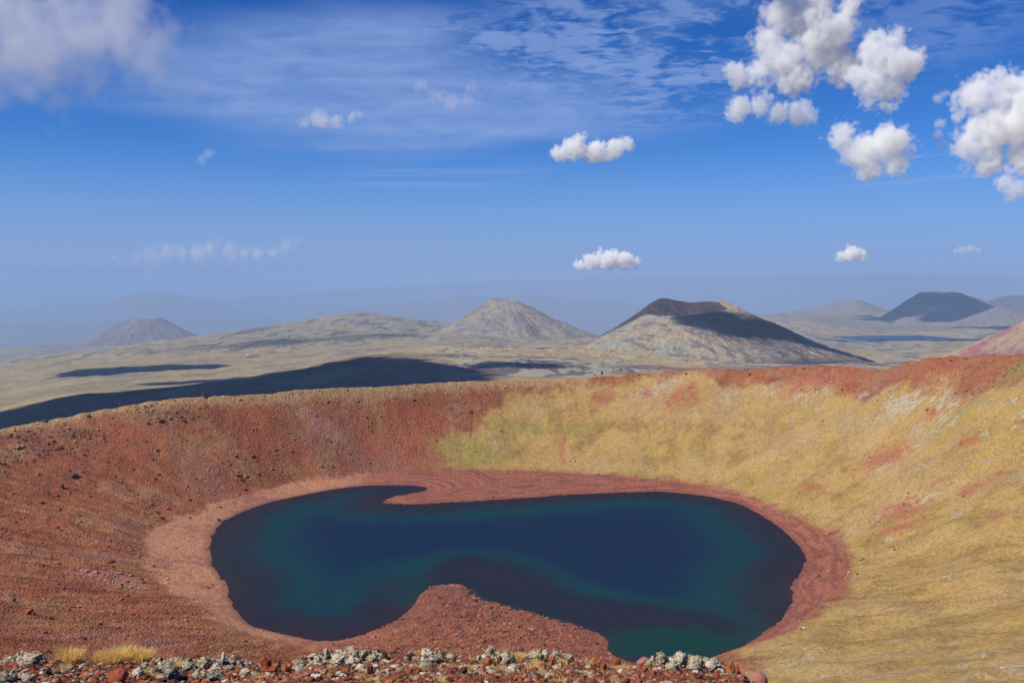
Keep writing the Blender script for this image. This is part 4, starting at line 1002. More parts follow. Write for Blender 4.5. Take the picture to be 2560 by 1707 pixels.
ROCKS = [
 (20,1702,50,30,'grey','dark grey lichen spotted boulder cut by the bottom left corner'),
 (68,1703,52,26,'pale','grey boulder right of the one in the bottom left corner'),
 (80,1648,62,20,'pale','flat yellowish lichen slab on the ledge edge left of the first grass tuft'),
 (25,1651,36,16,'pale','pale crusted rock on the ledge edge at the far left'),
 (148,1663,26,16,'brown','dark brown rock just below the left grass tuft'),
 (178,1670,14,10,'white','small white rock under the left grass tuft'),
 (213,1676,13,10,'orange','small bright orange rock below the two grass tufts'),
 (132,1676,16,9,'white','flat pinkish white stone on red soil near the left'),
 (298,1699,44,32,'red','large dark red block at the bottom left'),
 (240,1705,22,14,'red','small red block left of the large dark red block'),
 (355,1668,26,16,'pale','pale rock at the right end of the left grass tufts'),
 (385,1678,34,24,'pale','crusted pale rock above the large dark red block'),
 (345,1686,30,20,'white','whitish crusted rock touching the large dark red block'),
 (405,1695,30,20,'pale','pale rock between the dark red block and the grey boulder'),
 (425,1664,28,20,'pale','round pale rock on the ledge edge right of the grass tufts'),
 (430,1690,50,34,'grey','big grey boulder with a black shaded right side'),
 (475,1669,36,22,'pale','wide crusted rock at the left end of the pale outcrop'),
 (510,1665,42,30,'pale','tallest hump of the left pale outcrop'),
 (540,1676,34,26,'white','whitish knob inside the left pale outcrop'),
 (558,1650,14,28,'white','slim white spike standing on the left pale outcrop'),
 (580,1656,22,16,'pale','small pale rock right of the slim white spike'),
 (574,1672,30,26,'pale','lumpy pale rock under the slim white spike'),
 (600,1662,28,20,'pale','rounded pale rock right of the lumpy one'),
 (612,1681,34,22,'white','bright white rock with deep black shade beneath'),
 (590,1671,12,10,'orange','small orange stone wedged in the left pale outcrop'),
 (500,1692,44,24,'pale','low crusted rock at the foot of the left pale outcrop'),
 (545,1694,52,26,'grey','grey crusted rock at the foot of the left pale outcrop'),
 (460,1692,24,16,'brown','brown rock between the grey boulder and the outcrop'),
 (640,1690,26,16,'pale','pale rock right of the bright white one'),
 (570,1688,20,12,'orange','rusty orange stones under the left pale outcrop'),
 (665,1664,34,34,'red','tall dark red pinnacle between the two pale outcrops'),
 (684,1674,22,18,'red','red rock leaning on the dark red pinnacle'),
 (699,1664,10,22,'brown','narrow black brown shard right of the dark red pinnacle'),
 (718,1673,22,18,'orange','rusty striped rock right of the narrow black shard'),
 (683,1675,12,12,'white','little round white stone in front of the dark red pinnacle'),
 (752,1662,34,20,'pale','broad pale rock left of the bright white boulder'),
 (747,1671,20,12,'white','small white rock below the broad pale one'),
 (797,1657,30,26,'white','bright white boulder on the ledge edge'),
 (770,1673,15,12,'red','rust red stone below the bright white boulder'),
 (818,1637,24,24,'pale','round pale rock at the left foot of the natural arch slab'),
 (868,1631,64,12,'pale','long thin slab bridging two pale rocks like an arch'),
 (890,1637,18,20,'pale','right end support rock under the long thin slab'),
 (845,1650,46,18,'white','white crusted bed of rock under the long thin slab'),
 (885,1656,40,22,'white','white crusted rock in the middle outcrop'),
 (911,1634,24,18,'pale','brownish pale rock right of the long thin slab'),
 (932,1648,40,26,'pale','wide pale rock forming the right half of the middle outcrop'),
 (960,1647,20,14,'brown','dark brown rock at the right end of the middle outcrop'),
 (968,1657,32,10,'white','flat white slab at the right end of the middle outcrop'),
 (905,1668,30,14,'white','low white rock in front of the middle outcrop'),
 (925,1679,18,28,'brown','upright dark brown stone with a black shadow'),
 (950,1683,30,16,'pale','pink and cream rock right of the upright dark stone'),
 (865,1679,20,16,'red','red rock left of the upright dark stone'),
 (827,1681,10,16,'orange','narrow bright orange stone near the middle left'),
 (1024,1640,26,22,'pale','pale rock with yellow lichen left of the big white outcrop'),
 (1070,1647,46,36,'white','big white and grey boulder of the central outcrop'),
 (1068,1664,44,20,'grey','grey ledge rock under the central white boulder'),
 (1095,1656,24,26,'grey','grey rock leaning on the right of the central white boulder'),
 (1108,1635,14,12,'brown','small dark rock perched right of the central white boulder'),
 (1128,1646,30,20,'pale','pale rounded rock right of the small dark perched one'),
 (1030,1663,18,12,'white','white stone under the rock with yellow lichen'),
 (1073,1673,18,12,'orange','orange stone in front of the central white boulder'),
 (1046,1681,18,16,'red','red stone in the middle of the grassy rubble'),
 (1025,1679,20,14,'red','dark red stone left of the red one in the grassy rubble'),
 (1160,1676,22,14,'brown','flat dark brown stone right of the orange one'),
 (1205,1679,20,14,'pink','pinkish stone below the orange red wedge'),
 (1196,1648,20,18,'white','square white rock left of the notched pale rock'),
 (1228,1632,30,36,'pale','notched pale rock standing highest on the ledge'),
 (1225,1659,26,24,'orange','orange red wedge under the notched pale rock'),
 (1248,1655,16,24,'brown','brown rock right of the orange red wedge'),
 (1268,1651,40,32,'pale','rounded crusted boulder right of the notched rock'),
 (1285,1672,34,20,'white','white crusted rock below the rounded crusted boulder'),
 (1340,1643,44,26,'pale','broad crusted rock of the right pale group'),
 (1362,1638,28,18,'white','white topped rock of the right pale group'),
 (1392,1639,30,26,'pale','rounded boulder of the right pale group'),
 (1422,1647,34,24,'pale','last boulder at the right end of the right pale group'),
 (1381,1660,12,28,'red','narrow upright red stone with a black left side'),
 (1408,1655,28,14,'orange','orange slab lodged under the right pale group'),
 (1352,1669,22,18,'red','tilted red rock beside a straw tuft'),
 (1390,1668,22,12,'white','white stone at the foot of the narrow red stone'),
 (1370,1693,22,16,'white','white stone near the bottom below the narrow red stone'),
 (1388,1697,20,16,'red','dark red stone touching the white one near the bottom'),
 (1440,1660,16,12,'red','small red rock right of the right pale group'),
 (1493,1660,20,28,'orange','tall orange rock near the gap above the lake'),
 (1510,1668,16,16,'red','red rock right of the tall orange one'),
 (1495,1694,26,12,'red','low red rock with a black hollow near the bottom'),
 (1540,1661,24,22,'red','dark red rock with a white patch above the lake gap'),
 (1574,1684,12,10,'grey','small blue grey stone near the lake gap'),
 (1608,1656,30,18,'pink','pinkish grey rock at the left of the right outcrop'),
 (1614,1673,18,16,'red','plain red stone under the pinkish grey rock'),
 (1625,1662,24,22,'pale','cream crusted rock behind the plain red stone'),
 (1658,1655,46,40,'pale','high rounded hump of the right outcrop'),
 (1700,1655,48,36,'white','whitish middle hump of the right outcrop'),
 (1742,1658,46,32,'pale','third hump of the right outcrop'),
 (1780,1664,40,26,'white','low whitish rocks sloping down the right outcrop'),
 (1680,1670,40,22,'pale','pale lower rock of the right outcrop'),
 (1735,1673,40,22,'pale','pitted lower rock of the right outcrop'),
 (1805,1670,30,18,'pale','small crusted rock at the right outcrop end'),
 (1742,1655,14,10,'pink','small pink stone set in the right outcrop'),
 (1826,1674,26,28,'orange','orange brown block ending the right outcrop'),
 (1844,1682,16,28,'red','dark red shard with a black side at the ledge end'),
 (1852,1697,18,16,'pink','pink brown stone at the very end of the ledge'),
 (1893,1704,42,34,'pink','smooth glossy pink boulder at the bottom right of the ledge'),
]
for q in ROCKS: put_rock(*q[:4], q[4], q[5])
# lesser stones between them
FILL = {'red': 'fist sized red scoria stone among the ledge rubble', 'pale': 'small lichen crusted stone among the ledge rubble', 'brown': 'small dark brown stone among the ledge rubble', 'white': 'small whitish stone among the ledge rubble', 'orange': 'small rust orange stone among the ledge rubble', 'pink': 'small pinkish stone among the ledge rubble'}
OUTC = [(345, 640), (740, 960), (1020, 1140), (1200, 1440), (1600, 1800)]
for i in range(150):
    px = RND.uniform(0, 1850); inout = any(a <= px <= b for a, b in OUTC)
    py = RND.uniform(1664, 1706)
    kind = RND.choice(['pale', 'pale', 'white', 'red', 'brown', 'red'] if inout and py < 1690 and RND.random() < .8 else ['red', 'red', 'brown', 'orange', 'pale', 'red', 'pink', 'white'])
    if px > 1560 and py > 1680: kind = RND.choice(['red', 'red', 'brown'])
    wd = RND.uniform(8, 19)
    put_rock(px, py, wd, wd * RND.uniform(.5, .9), kind, FILL[kind], 'small stones on the near ledge')
# rubble too small and many to count
_IV1, _IF1 = ico(1)
def stone_cloud(P, S, COL, flat=.65, seed=0):
    rnd = np.random.RandomState(seed); n = len(P); nv = len(_IV1)
    V = _IV1[None] * (1 + .38 * (rnd.rand(n, nv, 1) - .5))
    a = rnd.rand(n) * 6.28; b_ = rnd.uniform(-.6, .6, n)
    sc = S[:, None, None] * np.stack([rnd.uniform(.7, 1.2, n), rnd.uniform(.7, 1.2, n), rnd.uniform(.45, 1.0, n) * flat], -1)[:, None]
    V = V * sc
    x, z = V[..., 0].copy(), V[..., 2].copy(); V[..., 0] = x * np.cos(b_)[:, None] - z * np.sin(b_)[:, None]; V[..., 2] = x * np.sin(b_)[:, None] + z * np.cos(b_)[:, None]
    x, y = V[..., 0].copy(), V[..., 1].copy(); V[..., 0] = x * np.cos(a)[:, None] - y * np.sin(a)[:, None]; V[..., 1] = x * np.sin(a)[:, None] + y * np.cos(a)[:, None]
    V = V + P[:, None]
    F = _IF1[None] + (np.arange(n) * nv)[:, None, None]
    return V.reshape(-1, 3), F.reshape(-1, 3), np.repeat(COL, nv, axis=0)
def vc_mat(name, rough=.95, trans=0.0):
    m = bpy.data.materials.new(name); m.use_nodes = True
    N = NT(m.node_tree); o = N.n('ShaderNodeOutputMaterial'); p = N.n('ShaderNodeBsdfPrincipled')
    c_ = N.n('ShaderNodeAttribute', attribute_name='albedo').outputs['Color']
    N.put(p.inputs['Base Color'], c_); p.inputs['Roughness'].default_value = rough; p.inputs['Specular IOR Level'].default_value = .15
    if trans:
        t = N.n('ShaderNodeBsdfTranslucent'); N.put(t.inputs[0], c_); mx = N.n('ShaderNodeMixShader'); mx.inputs[0].default_value = trans
        N.put(mx.inputs[1], p.outputs[0]); N.put(mx.inputs[2], t.outputs[0]); N.put(o.inputs[0], mx.outputs[0])
    else: N.put(o.inputs[0], p.outputs[0])
    return m
M_STONE = vc_mat('loose_stones'); M_STRAW = vc_mat('dry_grass', .8, .4)
rnd = np.random.RandomState(3)
n = int(26000 / Q); az = np.radians(rnd.uniform(-31, 17, n)); r = rnd.uniform(6.2, 9.85, n)
x, y = r * np.sin(az), r * np.cos(az); k_ = rnd.rand(n) > pale_mask(x, y) * .85; x, y = x[k_], y[k_]; n = len(x); z = ledge_z(x, y)
S = np.clip(rnd.exponential(.009, n) + .005, 0, .038)
pal = np.array([(.26, .085, .045), (.18, .07, .042), (.34, .14, .065), (.12, .05, .035), (.50, .45, .36), (.62, .57, .48), (.40, .19, .13), (.30, .26, .2)])
pr = [.25, .24, .10, .19, .07, .02, .06, .07]
COL = pal[rnd.choice(8, n, p=pr)] * rnd.uniform(.7, 1.2, (n, 1))
V, F, CC = stone_cloud(np.stack([x, y, z + S * .2], -1), S, COL)
tag(link('rubble', make_mesh('rubble', V, F, CC, smooth=False), M_STONE), 'loose red brown and pale rubble strewn over the near ledge', kind='stuff')

# ------------------------------------------------------------------ grass
def blades(cen, n, spread, h0, h1, lean=.5, cols=((.95, .66, .24), (.95, .74, .36), (.85, .56, .17)), wid=.0028, seed=0, drift=(.25, 0)):
    rnd = np.random.RandomState(seed); V = []; F = []; CL = []
    cols = np.array(cols)
    for i in range(n):
        a = rnd.rand() * 6.28; q = spread * math.sqrt(rnd.rand()); bx, by = q * math.cos(a), q * math.sin(a)
        L = rnd.uniform(h0, h1); out_ = lean * (q / spread) * 1.0 + rnd.normal() * .15
        dx, dy = math.cos(a) * out_ + drift[0] * rnd.rand(), math.sin(a) * out_ + drift[1]
        ww = wid * rnd.uniform(.7, 1.3); pa = rnd.rand() * 6.28; ox, oy = ww * math.cos(pa), ww * math.sin(pa)
        c_ = cols[rnd.randint(len(cols))] * rnd.uniform(.8, 1.15); b0 = len(V)
        for k_, t in enumerate((0, .5, 1.0)):
            X_ = cen[0] + bx + dx * L * t * (.5 + .5 * t); Y_ = cen[1] + by + dy * L * t * (.5 + .5 * t); Z_ = cen[2] - .01 + L * t * (1 - .25 * t * abs(out_))
            k2 = 1 - .8 * t
            V.append((X_ - ox * k2, Y_ - oy * k2, Z_)); V.append((X_ + ox * k2, Y_ + oy * k2, Z_)); CL += [c_, c_]
        F += [(b0, b0 + 1, b0 + 3, b0 + 2), (b0 + 2, b0 + 3, b0 + 5, b0 + 4)]
    return V, F, CL
def tuft(px, py, wpx, hpx, label, seed, n=520, group='straw tufts on the near ledge', **kw):
    x, y, z, r = hit(px, py, ledge_z, 5.0, 9.9, 700); m = r / FPX
    V, F, CL = blades((0, 0, 0), n, wpx * .36 * m, hpx * .75 * m, hpx * 1.5 * m, seed=seed, wid=.0026 * (1 if wpx > 35 else .8), **kw)
    o = link('grass_tuft', make_mesh('tuft', V, F, np.array(CL)), M_STRAW); o.location = (x, y, z); tag(o, label, 'grass tuft', group)
tuft(168, 1662, 54, 32, 'round golden straw tuft, leftmost of the tall ones on the ledge edge', 1, 900)
tuft(196, 1662, 26, 18, 'low skirt of straw right of the round golden tuft', 11, 300)
tuft(250, 1660, 44, 26, 'straw tuft at the left end of the long grassy hump', 2, 700)
tuft(283, 1662, 56, 32, 'tallest straw tuft in the middle of the long grassy hump', 3, 1000)
tuft(318, 1652, 48, 28, 'straw tuft with a dark hollow below it on the grassy hump', 4, 800)
tuft(358, 1650, 44, 24, 'paler straw tuft ending the grassy hump on the right', 5, 650)
tuft(443, 1668, 18, 14, 'tiny golden tuft between the round pale rock and the outcrop', 6, 200)
tuft(1338, 1668, 26, 18, 'golden tuft beside the tilted red rock', 7, 300)
tuft(1298, 1644, 34, 12, 'low flat straw tuft between the crusted boulders on the ledge edge', 8, 260)
tuft(1050, 1636, 30, 10, 'flat straw tuft on the ledge edge left of the central outcrop', 9, 220)
tuft(1470, 1662, 18, 16, 'pale straw tuft left of the tall orange rock', 10, 200)
for i in range(34):
    px = RND.uniform(60, 1640) if i > 12 else RND.uniform(1000, 1560); py = RND.uniform(1672, 1706)
    tuft(px, py, RND.uniform(20, 40), RND.uniform(8, 13), 'low pale straw tuft among the stones of the near ledge', 40 + i, 200, 'low straw tufts among the stones', cols=((.80, .61, .30), (.86, .70, .40), (.64, .46, .20)), lean=.9)
V = []; F = []; CL = []
rnd = np.random.RandomState(9)
for i in range(420):
    az = math.radians(rnd.uniform(-30, 13)); r = rnd.uniform(7, 9.7); x_, y_ = r * math.sin(az), r * math.cos(az)
    if fbm(np.array([x_]), np.array([y_]), 1.6, 4, .55, 101)[0] < -.05: continue
    z_ = float(ledge_z(np.array([x_]), np.array([y_]))[0])
    v, f, cl = blades((x_, y_, z_), 26, rnd.uniform(.03, .08), .015, .045, .9, ((.78, .58, .29), (.84, .66, .38), (.60, .42, .19)), .002, 1000 + i)
    o_ = len(V); V += v; F += [tuple(k_ + o_ for k_ in q) for q in f]; CL += cl
tag(link('grass', make_mesh('short_grass', V, F, np.array(CL)), M_STRAW), 'short dry grass scattered between the stones of the ledge', kind='stuff')

# ------------------------------------------------------------------ scree over the crater walls
rnd = np.random.RandomState(12)
n = int(90000 / Q); az = np.radians(rnd.uniform(-29, 29, n)); r = np.sqrt(rnd.uniform(55 ** 2, 545 ** 2, n))
x, y = r * np.sin(az), r * np.cos(az)
hx_ = np.random.RandomState(31); ne = 26000; xe = hx_.uniform(_HEAD[:, 0].min(), _HEAD[:, 0].max(), ne); ye = hx_.uniform(_HEAD[:, 1].min() - 25, _HEAD[:, 1].max(), ne)
x = np.concatenate([x, xe]); y = np.concatenate([y, ye]); n = len(x); r = np.hypot(x, y); headx = np.arange(n) >= n - ne
z, a1_, a2_, a3_, a4_, a5_ = ground_z(x, y, True)
cl, rk = crater_albedo(x, y, z, a1_, a2_, a3_, a4_, a5_)
clump = fbm(x, y, 16, 4, .6, 120)
rockz = np.zeros(n)
for b in B_ROCK + B_PALE[4:]: rockz = np.maximum(rockz, ell(x, y, b, b[2] * 1.2, b[3] * 1.2, -b[4], .7))
prob = np.clip((rk - .35) * 1.3 * (.35 + 1.2 * np.clip(clump + .2, 0, 1)) + rockz * .9, 0.022, 1) * np.where(a1_ < .4, 0, 1) * np.where(a2_ < 0, np.where((y < 330), .9, .25), 1) * a4_
kp = rnd.rand(n) < prob
x, y, z, cl, rockz, rk, headx = x[kp], y[kp], z[kp], cl[kp], rockz[kp], rk[kp], headx[kp]; n = len(x); r = np.hypot(x, y)
S = np.clip(rnd.exponential(.14, n) + .08, 0, 1.0) * (1 + 1.1 * rockz * rnd.rand(n)) * np.clip(r / 300, .45, 1.1) * np.where(headx | ((y < 300) & (np.abs(x) < 45)), 1.1, 1)
tone = rnd.choice([.55, .8, 1.0, 1.2, 1.4], n, p=[.12, .28, .28, .22, .1])[:, None]
tone = np.where(headx[:, None], rnd.uniform(.5, 1.6, (n, 1)), tone)
cl = np.clip(cl * tone, .02, .75); gw = rnd.rand(n) < .10; cl[gw] = cl[gw] * .4 + np.array([.32, .27, .22]) * .6
V, F, CC = stone_cloud(np.stack([x, y, z + S * .1], -1), S, cl, .75, 5)
tag(link('scree', make_mesh('scree', V, F, CC, smooth=False), M_STONE), 'red brown scree stones scattered over the crater walls', kind='stuff')

rnd = np.random.RandomState(77)
n = int(150000 / Q); az = np.radians(rnd.uniform(-12, 29, n)); r = np.sqrt(rnd.uniform(50 ** 2, 540 ** 2, n)); x, y = r * np.sin(az), r * np.cos(az)
z, a1_, a2_, a3_, a4_, a5_ = ground_z(x, y, True); cl, rk = crater_albedo(x, y, z, a1_, a2_, a3_, a4_, a5_)
kp = (rk < .35) & (a2_ > 1) & a4_ & (rnd.rand(n) < .45 + .9 * fbm(x, y, 11, 3, .6, 130)); x, y, z, cl, r = x[kp], y[kp], z[kp], cl[kp], r[kp]; n = len(x)
hh = rnd.uniform(.10, .26, n) * np.clip(r / 260, .45, 1.1); nb = 5; V = np.zeros((n, nb * 3, 3))
for k_ in range(nb):
    a = rnd.rand(n) * 6.28; wd = hh * .35; ox, oy = np.cos(a) * wd, np.sin(a) * wd; lx_, ly_ = rnd.normal(size=n) * hh * .45 + hh * .25, rnd.normal(size=n) * hh * .45
    V[:, k_ * 3] = np.stack([x - ox, y - oy, z - .03], -1); V[:, k_ * 3 + 1] = np.stack([x + ox, y + oy, z - .03], -1); V[:, k_ * 3 + 2] = np.stack([x + lx_, y + ly_, z + hh], -1)
tn = rnd.choice([.85, 1.0, 1.15, 1.35], n, p=[.2, .3, .3, .2])[:, None]; cl = np.clip(cl * tn, .02, .8)
F = (np.arange(n * nb) * 3)[:, None] + np.arange(3)[None]
tag(link('grass', make_mesh('slope_grass', V.reshape(-1, 3), F, np.repeat(cl, nb * 3, axis=0), smooth=False), M_STRAW), 'dry yellow bunch grass covering the right and far crater slopes', kind='stuff')

# boulders on the walls that stand out one by one
BOUL = [(150,1274,9,7,'brown','lone dark boulder on the middle of the left red slope'),(155,1216,12,12,'brown','dark jagged rock cluster stone on the left slope'),(8,1158,12,9,'grey','dark grey boulder at the left frame edge below the rim'),
 (10,1178,12,8,'grey','grey boulder just under the one at the left frame edge'),(45,1120,14,9,'grey','grey boulder among rocks below the left rim'),(28,1088,10,7,'brown','brown boulder high on the left slope'),(172,1071,10,7,'pale','pale stone near the left rim'),
 (182,1090,9,8,'brown','dark boulder below the pale stone near the left rim'),(245,1074,9,6,'pale','small pale boulder on bright red ground under the rim'),(168,1230,8,5,'pale','pale boulder low in the left slope rockfall'),(172,1234,7,5,'white','whitish stone at the end of the left slope rockfall'),
 (393,1280,9,6,'brown','dark boulder just above the pink beach'),(408,1298,8,5,'brown','smaller dark boulder at the pink beach top'),(476,1294,9,5,'brown','dark stone on the upper pink beach'),(365,1103,7,5,'brown','dark boulder halfway up the red wall'),(120,1108,10,8,'grey','grey stone amid the upper left rocks'),
 (75,1530,24,14,'red','broad red brown boulder on the lower left slope'),(85,1535,12,8,'brown','dark stone at the right foot of the broad red boulder'),(386,1414,9,6,'brown','dark stone on the pink beach near the water'),(418,1446,10,5,'white','whitish stone on the lower pink beach'),
 (547,1299,10,7,'brown','dark stone at the water edge on the left shore'),(355,1448,9,6,'brown','brown stone on the middle of the pink beach'),(35,1500,10,8,'brown','dark stone low on the left slope'),(250,1560,10,7,'brown','dark stone above the straw tufts'),(490,1636,9,8,'red','red boulder below the left shore'),
 (1424,1152,5,4,'brown','left one of two tiny dark boulders on the grass above the spit'),(1438,1153,4,4,'brown','right one of two tiny dark boulders on the grass above the spit'),(1716,935,8,5,'brown','lone dark boulder just under the far rim crest'),(2010,1570,14,6,'white','white stone at the top of the brick red right shore'),
 (2003,1572,6,5,'brown','dark stone beside the white stone of the right shore'),(2120,1432,3,2,'white','tiny white stone near the two walkers'),(300,1010,9,6,'brown','dark rim boulder left of the rock outcrop'),(112,1052,13,7,'brown','dark boulder on the left rim crest'),(222,1040,12,6,'brown','long dark boulder on the rim crest'),
 (372,1058,10,8,'brown','dark crag stone in the left rim outcrop'),(425,1046,12,8,'grey','grey crag stone in the right rim outcrop'),(440,1030,10,6,'grey','grey stone on top of the right rim outcrop'),(460,1052,11,7,'brown','brown crag stone at the right rim outcrop foot')]
for q in BOUL:
    o = put_rock(q[0], q[1], q[2], q[3], q[4], q[5], 'boulders on the crater walls', ground_z, 60.0, 560.0, 'boulder', .2)

# ------------------------------------------------------------------ cairns, tents, walkers
def cairn(px, py, wpx, hpx, label, seed, r0=380, r1=560):
    x, y, z, r = hit(px, py, ground_z, r0, r1, 1500); m = r / FPX; W_, H_ = wpx * m, hpx * m
    rnd = np.random.RandomState(seed); P = []; S_ = []; CL = []
    for i in range(90):
        t = rnd.rand() ** 1.3; q = (1 - t) ** .8 * W_ * .5 * math.sqrt(rnd.rand()) ; a = rnd.rand() * 6.28
        P.append((q * math.cos(a), q * math.sin(a), t * H_ * .95)); S_.append(W_ * rnd.uniform(.09, .16)); CL.append(np.array((.20, .085, .065)) * rnd.uniform(.6, 1.4))
    V, F, CC = stone_cloud(np.array(P), np.array(S_), np.array(CL), .8, seed)
    o = link('cairn', make_mesh('cairn', V, F, CC, smooth=False), M_STONE); o.location = (x, y, z - .1); tag(o, label, 'cairn', 'cairns on the rim')
cairn(511, 991, 14, 12, 'pointed dark red stone cairn on the left part of the rim', 1)
cairn(1505, 935, 8, 10, 'small brown cairn on the rim below the big cone', 2)
cairn(1148, 950, 6, 5, 'tiny cairn on the rim left of the centre', 3)
cairn(1487, 938, 5, 4, 'tiny cairn just left of the small brown cairn', 4)
M_TENT = bpy.data.materials.new('white_canvas'); M_TENT.use_nodes = True; M_TENT.node_tree.nodes['Principled BSDF'].inputs['Base Color'].default_value = (.75, .74, .72, 1)
def tent(px, py, wpx, label, r1=5000):
    x, y, z, r = hit(px, py, country_z, 1500, r1, 2500); s_ = wpx * r / FPX
    v = [(-.5, -.35, -.1), (.5, -.35, -.1), (.5, .35, -.1), (-.5, .35, -.1), (-.5, -.35, .3), (.5, -.35, .3), (.5, .35, .3), (-.5, .35, .3), (-.5, 0, .55), (.5, 0, .55)]
    t = bpy.data.objects.new('tent', None); SC.collection.objects.link(t); t.location = (x, y, z); t.scale = (s_,) * 3; tag(t, label, 'tent', 'white herder tents on the meadows')
    me_ = bpy.data.meshes.new('walls'); me_.from_pydata(v[:8], [], [(0, 1, 5, 4), (1, 2, 6, 5), (2, 3, 7, 6), (3, 0, 4, 7)]); link('wall', me_, M_TENT, t)
    me_ = bpy.data.meshes.new('roof'); me_.from_pydata([(a * 1.06, b * 1.1, c_ + .01) for a, b, c_ in v[4:]], [], [(0, 1, 5, 4), (3, 4, 5, 2), (0, 4, 3), (1, 2, 5)]); link('roof', me_, M_TENT, t)
tent(617, 888, 4, 'white tent on the meadow below the shield hill, left of its neighbour')
tent(641, 880, 4, 'white tent on the meadow below the shield hill, higher of the pair')
tent(221, 938, 3.4, 'small white tent left of the small pond')

def pmat(name, c_, rough=.8):
    m = bpy.data.materials.new(name); m.use_nodes = True; p = m.node_tree.nodes['Principled BSDF']; p.inputs['Base Color'].default_value = (*c_, 1); p.inputs['Roughness'].default_value = rough; return m
def skin_mesh(name, joints, edges, mat, parent=None, sub=2, root=0):
    me_ = bpy.data.meshes.new(name); me_.from_pydata([j[:3] for j in joints], edges, []); o = link(name, me_, mat, parent)
    md = o.modifiers.new('skin', 'SKIN'); md.use_smooth_shade = True
    for i, j in enumerate(joints):
        sv = me_.skin_vertices[0].data[i]; sv.radius = (j[3], j[4] if len(j) > 4 else j[3]); sv.use_root = (i == root)
    o.modifiers.new('sub', 'SUBSURF').levels = sub; o.modifiers['sub'].render_levels = sub
    dg = bpy.context.evaluated_depsgraph_get(); dg.update(); ev = bpy.data.meshes.new_from_object(o.evaluated_get(dg)); o.modifiers.clear(); o.data = ev
    ev.materials.clear(); ev.materials.append(mat); return o
SKINM = pmat('skin', (.45, .24, .16)); HAIRM = pmat('dark_hair', (.03, .02, .015))
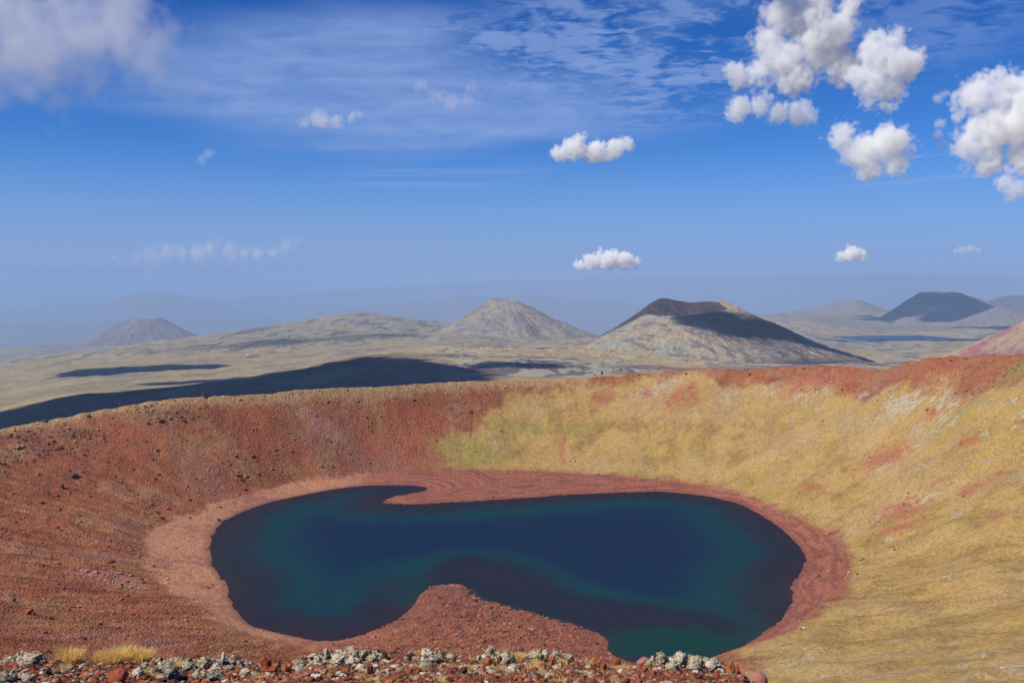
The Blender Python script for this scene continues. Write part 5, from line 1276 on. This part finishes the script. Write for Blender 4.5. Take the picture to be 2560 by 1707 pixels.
def person(px, py, label, jacket, trousers, sit=False, pack=None, rz=0.0):
    x, y, z, r = hit(px, py, ground_z, 200, 420, 2000)
    t = bpy.data.objects.new('person', None); SC.collection.objects.link(t); t.location = (x, y, z); t.rotation_euler = (0, 0, rz); tag(t, label, 'person', 'walkers by the lake')
    if not sit:
        pel = (0, 0, .95); kn = [(-.10, -.10, .50), (.12, .14, .52)]; ft = [(-.10, -.02, .07), (.12, .38, .14)]; toe = [(-.10, -.2, .04), (.12, .28, .05)]; ch = (0, -.06, 1.28); nk = (0, -.08, 1.48); hd = (0, -.11, 1.66)
        el = [(-.27, -.02, 1.12), (.27, -.14, 1.14)]; hn = [(-.25, -.22, .96), (.25, -.30, 1.02)]
    else:
        pel = (0, 0, .20); kn = [(-.14, -.36, .45), (.14, -.38, .43)]; ft = [(-.14, -.50, .08), (.14, -.55, .08)]; toe = [(-.14, -.66, .05), (.14, -.71, .05)]; ch = (0, -.04, .52); nk = (0, -.07, .72); hd = (0, -.11, .90)
        el = [(-.26, -.12, .42), (.26, -.12, .42)]; hn = [(-.14, -.36, .46), (.14, -.36, .46)]
    sh = [(-.18, nk[1] + .01, nk[2] - .07), (.18, nk[1] + .01, nk[2] - .07)]
    fing = []
    J = [(*pel, .15, .11), (*ch, .15, .11), (*nk, .055), (hd[0], hd[1], hd[2] - .04, .085), (hd[0], hd[1], hd[2] + .06, .08)]
    E = [(0, 1), (1, 2), (2, 3), (3, 4)]
    for s_ in (0, 1):
        b0 = len(J); J += [(*kn[s_], .065), (*ft[s_], .04), (*toe[s_], .035)]; E += [(0, b0), (b0, b0 + 1), (b0 + 1, b0 + 2)]
        b0 = len(J); J += [(*sh[s_], .06), (*el[s_], .042), (*hn[s_], .028)]; E += [(1, b0), (b0, b0 + 1), (b0 + 1, b0 + 2)]
        hx, hy, hz = hn[s_]
        for f_ in range(4): J.append((hx + (f_ - 1.5) * .018, hy - .08 + .006 * abs(f_ - 1.5), hz - .05, .009)); E.append((b0 + 2, len(J) - 1))
        J.append((hx + (.04 if s_ == 0 else -.04), hy - .04, hz - .01, .010)); E.append((b0 + 2, len(J) - 1))
    skin_mesh('body', J, E, SKINM, t, 1)
    skin_mesh('jacket', [(pel[0], pel[1], pel[2] + .0, .185, .14), (*ch, .20, .145), (nk[0], nk[1], nk[2] - .05, .09)] + [(*sh[0], .08), (*el[0], .06), (*hn[0], .045), (*sh[1], .08), (*el[1], .06), (*hn[1], .045)], [(0, 1), (1, 2), (1, 3), (3, 4), (4, 5), (1, 6), (6, 7), (7, 8)], jacket, t, 1)
    skin_mesh('trousers', [(pel[0], pel[1], pel[2], .165, .125), (*kn[0], .085), (*ft[0], .06), (*kn[1], .085), (*ft[1], .06)], [(0, 1), (1, 2), (0, 3), (3, 4)], trousers, t, 1)
    skin_mesh('hair', [(hd[0], hd[1] + .03, hd[2] + .0, .085), (hd[0], hd[1] + .02, hd[2] + .08, .085)], [(0, 1)], HAIRM, t, 1)
    skin_mesh('nose', [(hd[0], hd[1] - .085, hd[2] + .01, .014), (hd[0], hd[1] - .11, hd[2] - .02, .014)], [(0, 1)], SKINM, t, 1)
    if pack: skin_mesh('backpack', [(ch[0], ch[1] + .22, ch[2] - .22, .15, .11), (ch[0], ch[1] + .20, ch[2] + .10, .13, .10)], [(0, 1)], pack, t, 1)
person(2120.5, 1440.5, 'walker in pale clothes with a dark backpack on the grass right of the lake', pmat('pale_jacket', (.68, .66, .66)), pmat('light_trousers', (.5, .47, .43)), False, pmat('black_pack', (.02, .02, .025)), 2.4)
person(2142, 1436, 'person in dark red crouching on the grass beside the pale walker', pmat('dark_red_jacket', (.11, .02, .012)), pmat('black_trousers', (.02, .015, .015)), True, None, 1.0)

#@@LATER@@
# ------------------------------------------------------------------ haze
def add_haze(density=7.5e-5, colr=(0.425, 0.640, .965)):
    s = 71500; z0, z1 = -1150.0, 98.5
    v = [(-s, -s, z0), (s, -s, z0), (s, s, z0), (-s, s, z0), (-s, -s, z1), (s, -s, z1), (s, s, z1), (-s, s, z1)]
    f = [(0, 3, 2, 1), (4, 5, 6, 7), (0, 1, 5, 4), (1, 2, 6, 5), (2, 3, 7, 6), (3, 0, 4, 7)]
    me = make_mesh('haze', v, f, smooth=False)
    m = bpy.data.materials.new('haze'); m.use_nodes = True
    N = NT(m.node_tree)
    o = N.n('ShaderNodeOutputMaterial'); p = N.n('ShaderNodeVolumePrincipled')
    p.inputs['Density'].default_value = density; p.inputs['Color'].default_value = (*colr, 1)
    p.inputs['Anisotropy'].default_value = 0.0
    N.put(o.inputs['Volume'], p.outputs[0])
    h = link('haze', me, m)
    tag(h, 'thin blue haze over the far country', kind='stuff')
if not os.environ.get('NOHAZE'): add_haze()
